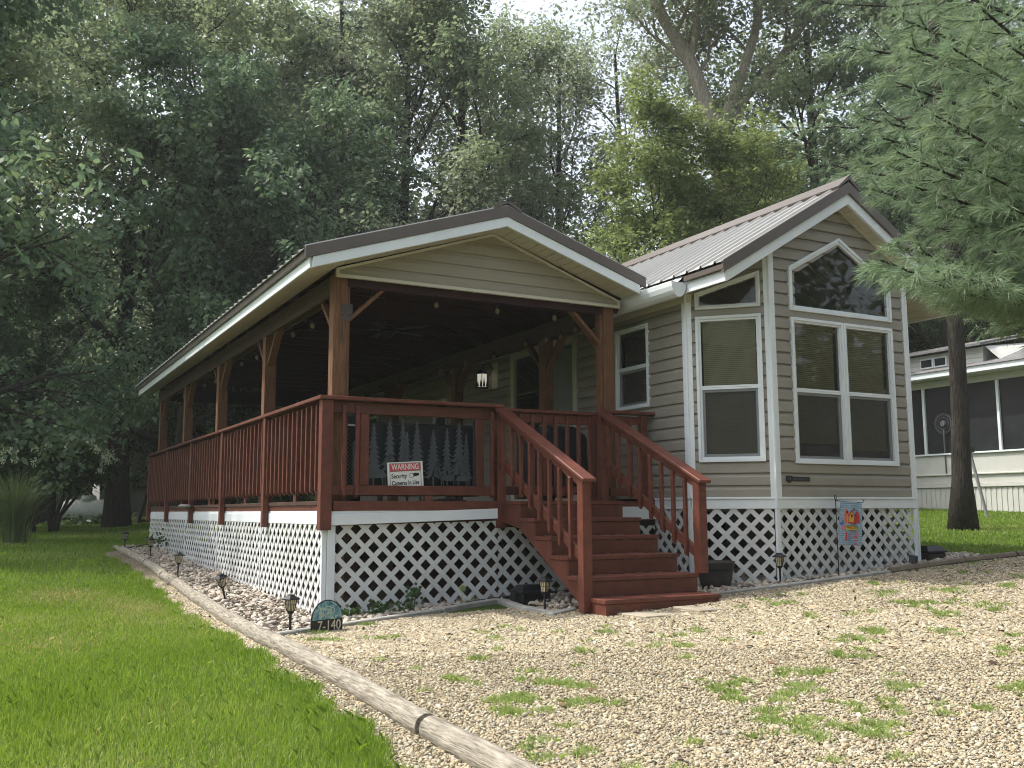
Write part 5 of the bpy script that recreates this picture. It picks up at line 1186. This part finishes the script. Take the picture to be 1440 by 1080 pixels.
    return q,tips
def make_tree(name,seed,H,r_,lm,bm,n_per,sig,size,**kw):
    ex={k:kw.pop(k) for k in ('droop','flat','elong') if k in kw}
    q,tips=skeleton(seed,H,r_,**kw)
    t=local_thing(name,None,None,(0,0,0)); tr=q.build('trunk',bm,t,smooth=True)
    print(name,'tips',len(tips),'leaves',len(tips)*n_per)
    cr=obj('crown',leaf_mesh('crown',[tuple(p) for p in tips],n_per,sig,size,lm,seed,**ex),t)
    t.location=(0,0,-500); return t
used={}
def place(t,x,y,s_,rz,label,cat='tree',group='trees in the wood behind the cabin',dz=0,sz=None):
    if id(t) in used: t2=copytree(t)
    else: t2=t; used[id(t)]=1
    t2.location=(x,y,G(x,y)+dz); t2.rotation_euler=(0,0,rz); t2.scale=(s_,s_,sz or s_); tag(t2,label,cat,group); return t2
oakA=make_tree('oak_tree',3,17,.30,leaf_oak,bark,46,.50,.155,first=.28,nl=13,spread=.34,fork=4,children=5)
oakB=make_tree('oak_tree',11,18,.27,leaf_ash,bark,38,.52,.15,first=.22,nl=14,spread=.30,leanx=.03,fork=3,children=5)
ashT=make_tree('ash_tree',21,18,.19,leaf_ash,bark,20,.50,.14,first=.38,nl=12,spread=.22,fork=2,children=5,up=.9)
forkT=make_tree('cottonwood_tree',33,19,.34,leaf_ash,barkp,15,.55,.15,first=.44,nl=8,spread=.42,fork=5,children=5,up=1.2,custom=True)
elmT=make_tree('elm_tree',42,12,.20,leaf_elm,bark,46,.40,.15,first=.16,nl=14,spread=.42,fork=3,leanx=-.10,droop=.9,flat=.35,children=5,up=-.1)
limeT=make_tree('young_ash_tree',52,9.3,.10,leaf_lime,bark,42,.30,.13,first=.22,nl=15,spread=.34,droop=.15,children=5,up=.9,elong=.40)
underT=make_tree('elm_sapling',61,6,.08,leaf_elm,bark,44,.32,.13,first=.10,nl=12,spread=.45,droop=.4,children=4)
P=[(oakA,.62,21.5,1.0,.3,'stout dark tree trunk rising from the lawn right of the propane tank'),
 (elmT,-4.8,13.2,1.05,1.2,'tree with drooping sprays of large leaves hanging in at the left edge'),
 (elmT,1.8,18.5,1.05,3.9,'tree with large hanging leaves just above the left eave of the porch roof'),
 (oakA,-6.5,17.0,1.05,2.1,'tall dense tree filling the upper left corner of the photo'),
 (oakB,-1.6,27.8,1.15,1.0,'tall grey green tree above the leaning tree at the left'),
 (oakB,3.8,26,1.12,4.0,'tall grey green tree above the left end of the porch roof'),
 (oakA,6.8,25,1.05,5.0,'dense dark tree above the middle of the left porch eave'),
 (oakB,9.2,30,1.2,2.2,'tall airy tree left of the porch ridge, behind the blue green pine'),
 (oakA,10.6,19.9,1.02,.9,'oak with crooked dark limbs right above the porch ridge'),
 (oakB,8.6,20.5,.98,5.5,'oak with a slanting trunk left of the porch ridge'),
 (ashT,15.0,20.5,1.0,1.3,'slender dark trunked tree right of the porch ridge oak'),
 (ashT,17.8,20.5,1.05,3.0,'thin dark tree just left of the pale forked tree'),
 (ashT,14.8,24.8,1.1,4.2,'narrow tree showing a bare stem in the gap right of the porch ridge'),
 (forkT,16.5,13.3,1.0,-.494,'tall tree with a pale forked trunk above the cabin roof'),
 (limeT,11.9,10.2,1.0,.7,'bright yellow green young tree between the two roofs'),
 (limeT,13.7,9.6,.95,3.4,'bright green young tree just behind the cabin ridge'),
 (oakA,20.5,13.5,1.0,1.7,'leafy tree behind the cabin gable peak'),
 (elmT,19.5,8.5,1.0,2.6,'leafy green tree between the cabin gable and the neighbouring roof'),
 (oakB,25,12,1.1,.2,'tall tree behind the neighbouring home left of the pine trunk'),
 (limeT,23.5,7.0,.95,5.1,'low bright green tree over the neighbouring shingle roof'),
 (oakA,27,4,1.05,3.3,'tall tree over the neighbouring home at the right edge'),
 (underT,3.0,24.5,.9,.4,'small leafy tree behind the swing frame'),
 (underT,-2.6,24,.95,2.8,'small leafy tree over the board fence at the left'),
 (underT,5.5,22,1.0,1.9,'small leafy tree seen under the far end of the porch roof'),
 (underT,1.2,28.5,.8,5.0,'small leafy tree behind the propane tank'),
 (underT,8.0,18.0,1.0,4.0,'small leafy tree seen between the left porch posts'),
 (underT,-4.6,20.5,1.15,.9,'bushy small tree at the far left edge behind the tall grass clump'),
 (underT,2.6,22.3,1.0,3.3,'bushy small tree between the stout trunk and the deck'),
 (elmT,-3.4,22.5,.85,5.1,'mid sized elm with low hanging leaves above the hydrangea'),
 (elmT,3.8,22.5,.95,2.4,'mid sized elm with low leaves above the far corner of the deck railing'),
 (elmT,6.2,19.5,.95,.6,'mid sized elm whose crown shows above the middle of the left eave'),
]
for t_,x,y,s_,rz,lb in P: place(t_,x,y,s_,rz,lb)
# ---- far wood: crowns all round; unseen near row added for reflections and to block sky
rg=np.random.default_rng(99); cs=[]
q=MB()
for k in range(64):
    a=rg.uniform(0,2*np.pi) if k<30 else rg.uniform(.0,1.9); rr=rg.uniform(40,62) if k>=12 else rg.uniform(24,32)
    if k<12: a=-2.6+k*.2
    cx_,cy_=CAM.x+rr*math.cos(a),CAM.y+rr*math.sin(a); H_=rg.uniform(13,17) if k>=12 else rg.uniform(10,14); z_=G(cx_,cy_)
    n=220; u=rg.standard_normal((n,3)); u/=np.linalg.norm(u,axis=1)[:,None]; rad=rg.uniform(.55,1,n)[:,None]
    c=np.array([cx_,cy_,z_+H_*.54])+u*rad*np.array([4.2,4.2,H_*.46]); cs.append(c)
    q.tube([(cx_,cy_,z_-.3),(cx_,cy_,z_+H_*.8)],[.25,.06],7,cap=False)
q.build('far_trunks',bark).name='far_wood_trunks'
bpy.data.objects['far_wood_trunks']['kind']='stuff'; bpy.data.objects['far_wood_trunks']['label']='far-off tree trunks deep in the wood'; bpy.data.objects['far_wood_trunks']['category']='wood'
tag(obj('far_wood',leaf_mesh('far_wood',np.concatenate(cs),26,.8,.40,leaf_far,5)),'far-off leafy wood behind all the nearer trees','wood',kind='stuff')
# undergrowth
cs=[]
for k in range(150):
    a=rg.uniform(-.62,.62); d=rg.uniform(27,36); b=math.atan2(fw.y,fw.x)-a; x=CAM.x+d*math.cos(b); y=CAM.y+d*math.sin(b)
    if x>12 and y<18: continue
    if -3<x<5 and y<30 : continue
    cs.append(np.array([x,y,G(x,y)+.5])+rg.standard_normal((22,3))*np.array([.8,.8,.5]))
for k in range(40):
    x=rg.uniform(-1.5,2.4); y=rg.uniform(25.5,27); cs.append(np.array([x,y,G(x,y)-.22])+rg.standard_normal((8,3))*np.array([.3,.3,.03]))
tag(obj('undergrowth',leaf_mesh('undergrowth',np.concatenate(cs),22,.35,.14,shrubm,6)),'dark leafy undergrowth at the foot of the wood','undergrowth',kind='stuff')
# hydrangea with cream blooms
hx,hy=-1.5,18.3; hz=G(hx,hy); t=local_thing('hydrangea_bush','broad shrub with cream flower heads and dark bare stems in front of the tank','shrub',(hx,hy,hz))
rr=random.Random(12); q=MB()
for k in range(9):
    a=rr.uniform(0,6.28); d=Vector((math.cos(a)*.7,math.sin(a)*.5,1)).normalized(); bx=rr.choice((-.15,.25,.3))
    q.tube([Vector((bx,0,-.1)),Vector((bx,0,.25))+d*.2,Vector((bx,0,.3))+d*.7+Vector((rr.uniform(-.15,.15),0,0)),Vector((bx,0,.3))+d*1.5],[.065,.05,.035,.015],6)
q.build('stems',bark,t,smooth=True)
rg=np.random.default_rng(12); u=rg.standard_normal((420,3)); u/=np.linalg.norm(u,axis=1)[:,None]; c=np.array([-.1,0,1.75])+u*rg.uniform(.5,1,(420,1))*np.array([1.75,1.1,.62]); c=c[c[:,2]>1.25]
obj('crown',leaf_mesh('crown',c,26,.22,.13,shrubm,13),t)
for k in range(26):
    q=MB(); a=rr.uniform(-2.6,.2); e=rr.uniform(-.3,.75); p=Vector((-.1+1.75*math.cos(a)*math.cos(e),1.15*math.sin(a)*math.cos(e)-.05,1.75+.62*math.sin(e)))
    for _ in range(26):
        o_=Vector((rr.gauss(0,.045),rr.gauss(0,.045),rr.gauss(0,.05))); q.poly([p+o_+Vector((-.02,0,-.01)),p+o_+Vector((.0,-.01,-.02)),p+o_+Vector((.02,0,.01)),p+o_+Vector((0,.01,.02))])
    q.build('flower_head',bloomm,t)
# ornamental grass
ox,oy=-2.25,12.5; oz=G(ox,oy); t=local_thing('ornamental_grass','tall arching ornamental grass clump at the left edge of the lawn','ornamental grass',(ox,oy,oz))
n=650; rg=np.random.default_rng(4); a=rg.uniform(0,6.28,n); r_=np.abs(rg.normal(0,.11,n)); x=np.cos(a)*r_; y=np.sin(a)*r_; hh=rg.uniform(.9,1.75,n); sp=rg.uniform(.15,1.15,n)*hh*.62
V=[];k=5
for i in range(k+1):
    tt_=i/k; px=x+np.cos(a)*sp*tt_**2; py=y+np.sin(a)*sp*tt_**2; pz=hh*(tt_-.28*tt_**3*(sp/hh)*1.8); w_=.011*(1-tt_)**.6+.0005
    V.append(np.stack([px-np.sin(a)*w_,py+np.cos(a)*w_,pz],1)); V.append(np.stack([px+np.sin(a)*w_,py-np.cos(a)*w_,pz],1))
V=np.stack(V,1).reshape(-1,3); b=np.arange(n)[:,None]*(2*(k+1)); F=np.concatenate([np.concatenate([b+2*i,b+2*i+1,b+2*i+3,b+2*i+2],1) for i in range(k)])
obj('grass_blades',npmesh('grass_blades',V,F,leafm('reed_blade',[(.08,.12,.05),(.13,.18,.07),(.2,.25,.11)],.3),4),t)
# ---- white pines
def needles(name,T,Dr,m,seed,L_=.12,n=26,w_=.0035,back=.30):
    """T (k,3) tuft points, Dr (k,3) directions"""
    rg=np.random.default_rng(seed); k=len(T); P=np.repeat(T,n,0); D_=np.repeat(Dr,n,0)
    d=D_*rg.uniform(.35,1.2,(k*n,1))+rg.standard_normal((k*n,3))*.42; d[:,2]-=.12; d/=np.linalg.norm(d,axis=1)[:,None]
    P=P-D_*rg.uniform(0,back,(k*n,1))*L_*1.3
    s_=np.cross(d,rg.standard_normal((k*n,3))); s_/=np.linalg.norm(s_,axis=1)[:,None]; ll=L_*rg.uniform(.7,1.15,(k*n,1))
    mid=P+d*ll*.5; tip=P+d*ll+np.array([0,0,-1])*ll*.12
    V=np.stack([P-s_*w_/2,P+s_*w_/2,mid+s_*w_*.45,tip,mid-s_*w_*.45],1).reshape(-1,3)
    return npmesh(name,V,np.arange(k*n*5).reshape(-1,5),m,5)
def bough(q,rgr,A,B,r_,T,Dr,twig=.42,dens=13,sag=.08):
    A=Vector(A);B=Vector(B);L_=(B-A).length; pts=[]
    for k in range(9):
        t=k/8; p=A.lerp(B,t); p.z-=sag*L_*4*t*(1-t)*.6; pts.append(p+Vector((rgr.gauss(0,.02),rgr.gauss(0,.02),rgr.gauss(0,.015)))*min(1,L_))
    q.tube(pts,[r_*(1-.85*k/8)+.003 for k in range(9)],6,cap=False)
    ax=(B-A).normalized(); sd=ax.cross(Vector((0,0,1))).normalized()
    nt=max(3,int(L_*dens*.75))
    for k in range(nt):
        t=.22+.78*k/nt; i=min(7,int(t*8)); p=pts[i].lerp(pts[i+1],t*8-i); s_=1 if k%2 else -1
        d=(ax*rgr.uniform(.5,1.0)+sd*s_*rgr.uniform(.5,1.0)+Vector((0,0,rgr.uniform(-.35,.25)))).normalized(); l_=twig*(1.15-.6*t)*rgr.uniform(.6,1.2)
        e=p+d*l_; q.tube([p,p+d*l_*.5+Vector((0,0,-.01)),e],[.006,.004,.002],3,cap=False)
        for j in range(3):
            u=.35+.65*j/2; T.append(p.lerp(e,u)); dj=(d+Vector((rgr.gauss(0,.25),rgr.gauss(0,.25),rgr.gauss(0,.2)))).normalized(); Dr.append(dj)
    T.append(B); Dr.append(ax)
def pine(name,label,base,H,r_,boughs,seed,L_=.12,n=26,w_=.0035,trunk=None,twig=.42,dens=13,m=None):
    t=local_thing(name,label,'pine tree',base,0,'white pines'); rgr=random.Random(seed); q=MB()
    tp=trunk or [(0,0,-.3),(0,0,H*.5),(0,0,H)]
    n_=14; pts=[Vector(tp[0])]; 
    P_=[];Rr=[]
    for k in range(n_+1):
        u=k/n_; z=-.3+(H+.3)*u; P_.append((.05*math.sin(z*.9),.05*math.cos(z*.7)-.05,z)); Rr.append((r_*(1.9 if k==0 else (1.08 if k==1 else 1))*(1-.8*u))+.01)
    q.tube(P_,Rr,14,cap=True); T=[];Dr=[]
    for A,B in boughs: bough(q,rgr,A,B,.024*max(.4,min(1.3,(Vector(B)-Vector(A)).length/2.5)),T,Dr,twig,dens)
    q.build('trunk',bark,t,smooth=True)
    print(name,'tufts',len(T)); obj('crown',needles('needles',np.array(T),np.array(Dr),m or leaf_pine,seed,L_,n,w_),t); return t
rr=random.Random(77)
# trunked pine by the neighbour's home
bs=[]
for k in range(46):
    z=3.6+k*.24; a=2.4*k+rr.uniform(-.3,.3); l_=(3.1-.0*z)*rr.uniform(.7,1.1)*(1-.5*k/46); bs.append(((0,0,z),(math.cos(a)*l_,math.sin(a)*l_,z+rr.uniform(-.1,.5))))
pine('pine_tree','pine with a straight dark bare trunk in the grass before the neighbouring home',(10.9,1.38,G(10.9,1.38)),15,.140,bs,5,L_=.13,n=18,w_=.007,twig=.6,dens=8)
# near pine whose boughs reach in from the right edge
nbx,nby=6.6,-4.9; nz=G(nbx,nby); bs=[]
def toward(px,py,D):
    d=fw+r1*((px-720)/1371.4)-u1*((py-540)/1371.4); p=CAM+d*D; return p
tg=[(1215,380,7.2),(1250,345,7.6),(1225,270,7.9),(1262,215,7.0),(1205,165,8.2),(1240,110,7.3),(1195,60,8.0),(1255,20,7.0),(1300,-40,6.8),(1215,-30,7.8),(1305,385,6.9),(1330,300,7.2),(1310,160,6.6),(1335,65,6.2),(1370,240,6.8),(1395,350,6.7),(1390,130,6.0),(1380,10,5.8),(1290,320,8.0),(1275,60,6.4),(1350,375,6.4),(1405,395,7.0),(1240,190,7.6),(1320,230,7.6),(1420,290,6.4),(1425,60,5.6),(1200,230,8.5),(1290,120,7.9),(1280,260,6.9),(1240,372,6.8),(1268,382,6.4),(1290,378,6.9),(1315,380,6.2),(1330,395,6.7),(1322,365,7.0)]
for i,(px,py,D) in enumerate(tg):
    p=toward(px,py,D); h=p.z-nz-rr.uniform(-.35,.25); bs.append(((0,0,max(2.2,h)),tuple(p-Vector((nbx,nby,nz)))))
for k in range(22):
    z=3.2+k*.42; a=rr.uniform(-1.9,1.2); l_=2.6*(1-.4*k/22); bs.append(((0,0,z),(math.cos(a)*l_,math.sin(a)*l_,z+.2)))
pine('pine_tree','white pine whose soft boughs hang in from the right edge before the cabin gable',(nbx,nby,nz),13,.16,bs,8,L_=.135,n=40,w_=.0034,twig=.40,dens=10)
# tall blue green pine above the porch roof
bs=[]
leaf_bp=leafm('blue_pine_needle',[(.05,.09,.07),(.08,.13,.10),(.12,.17,.13)],.2,.5,.5)
for k in range(70):
    z=3+k*.235; a=2.4*k+rr.uniform(-.3,.3); l_=3.0*(1-.75*k/70)*rr.uniform(.8,1.15)+.3; bs.append(((0,0,z),(math.cos(a)*l_,math.sin(a)*l_,z+.35)))
bp=pine('pine_tree','tall blue green pine left of the porch ridge against the sky',(7.4,22.6,G(7.4,22.6)),19.5,.22,bs,9,L_=.22,n=16,w_=.022,twig=.7,dens=6,m=leaf_bp); bp['group']='trees in the wood behind the cabin'

hz_=MB(); hz_.box(-175,195,-135,235,-3.2,26)
hm=bpy.data.materials.new('haze_air'); hm.use_nodes=True; ht=hm.node_tree; ht.nodes.remove(ht.nodes['Principled BSDF'])
hv=ht.nodes.new('ShaderNodeVolumePrincipled'); hv.inputs['Color'].default_value=(.93,.96,1,1); hv.inputs['Density'].default_value=.0007
ht.links.new(hv.outputs[0],ht.nodes['Material Output'].inputs['Volume'])
ho=hz_.build('haze',hm); ho['kind']='stuff'; ho['label']='thin pale summer haze in the air'; ho['category']='haze'
S.cycles.volume_bounces=1
for o in bpy.data.objects:
    if '_b' in o: del o['_b']
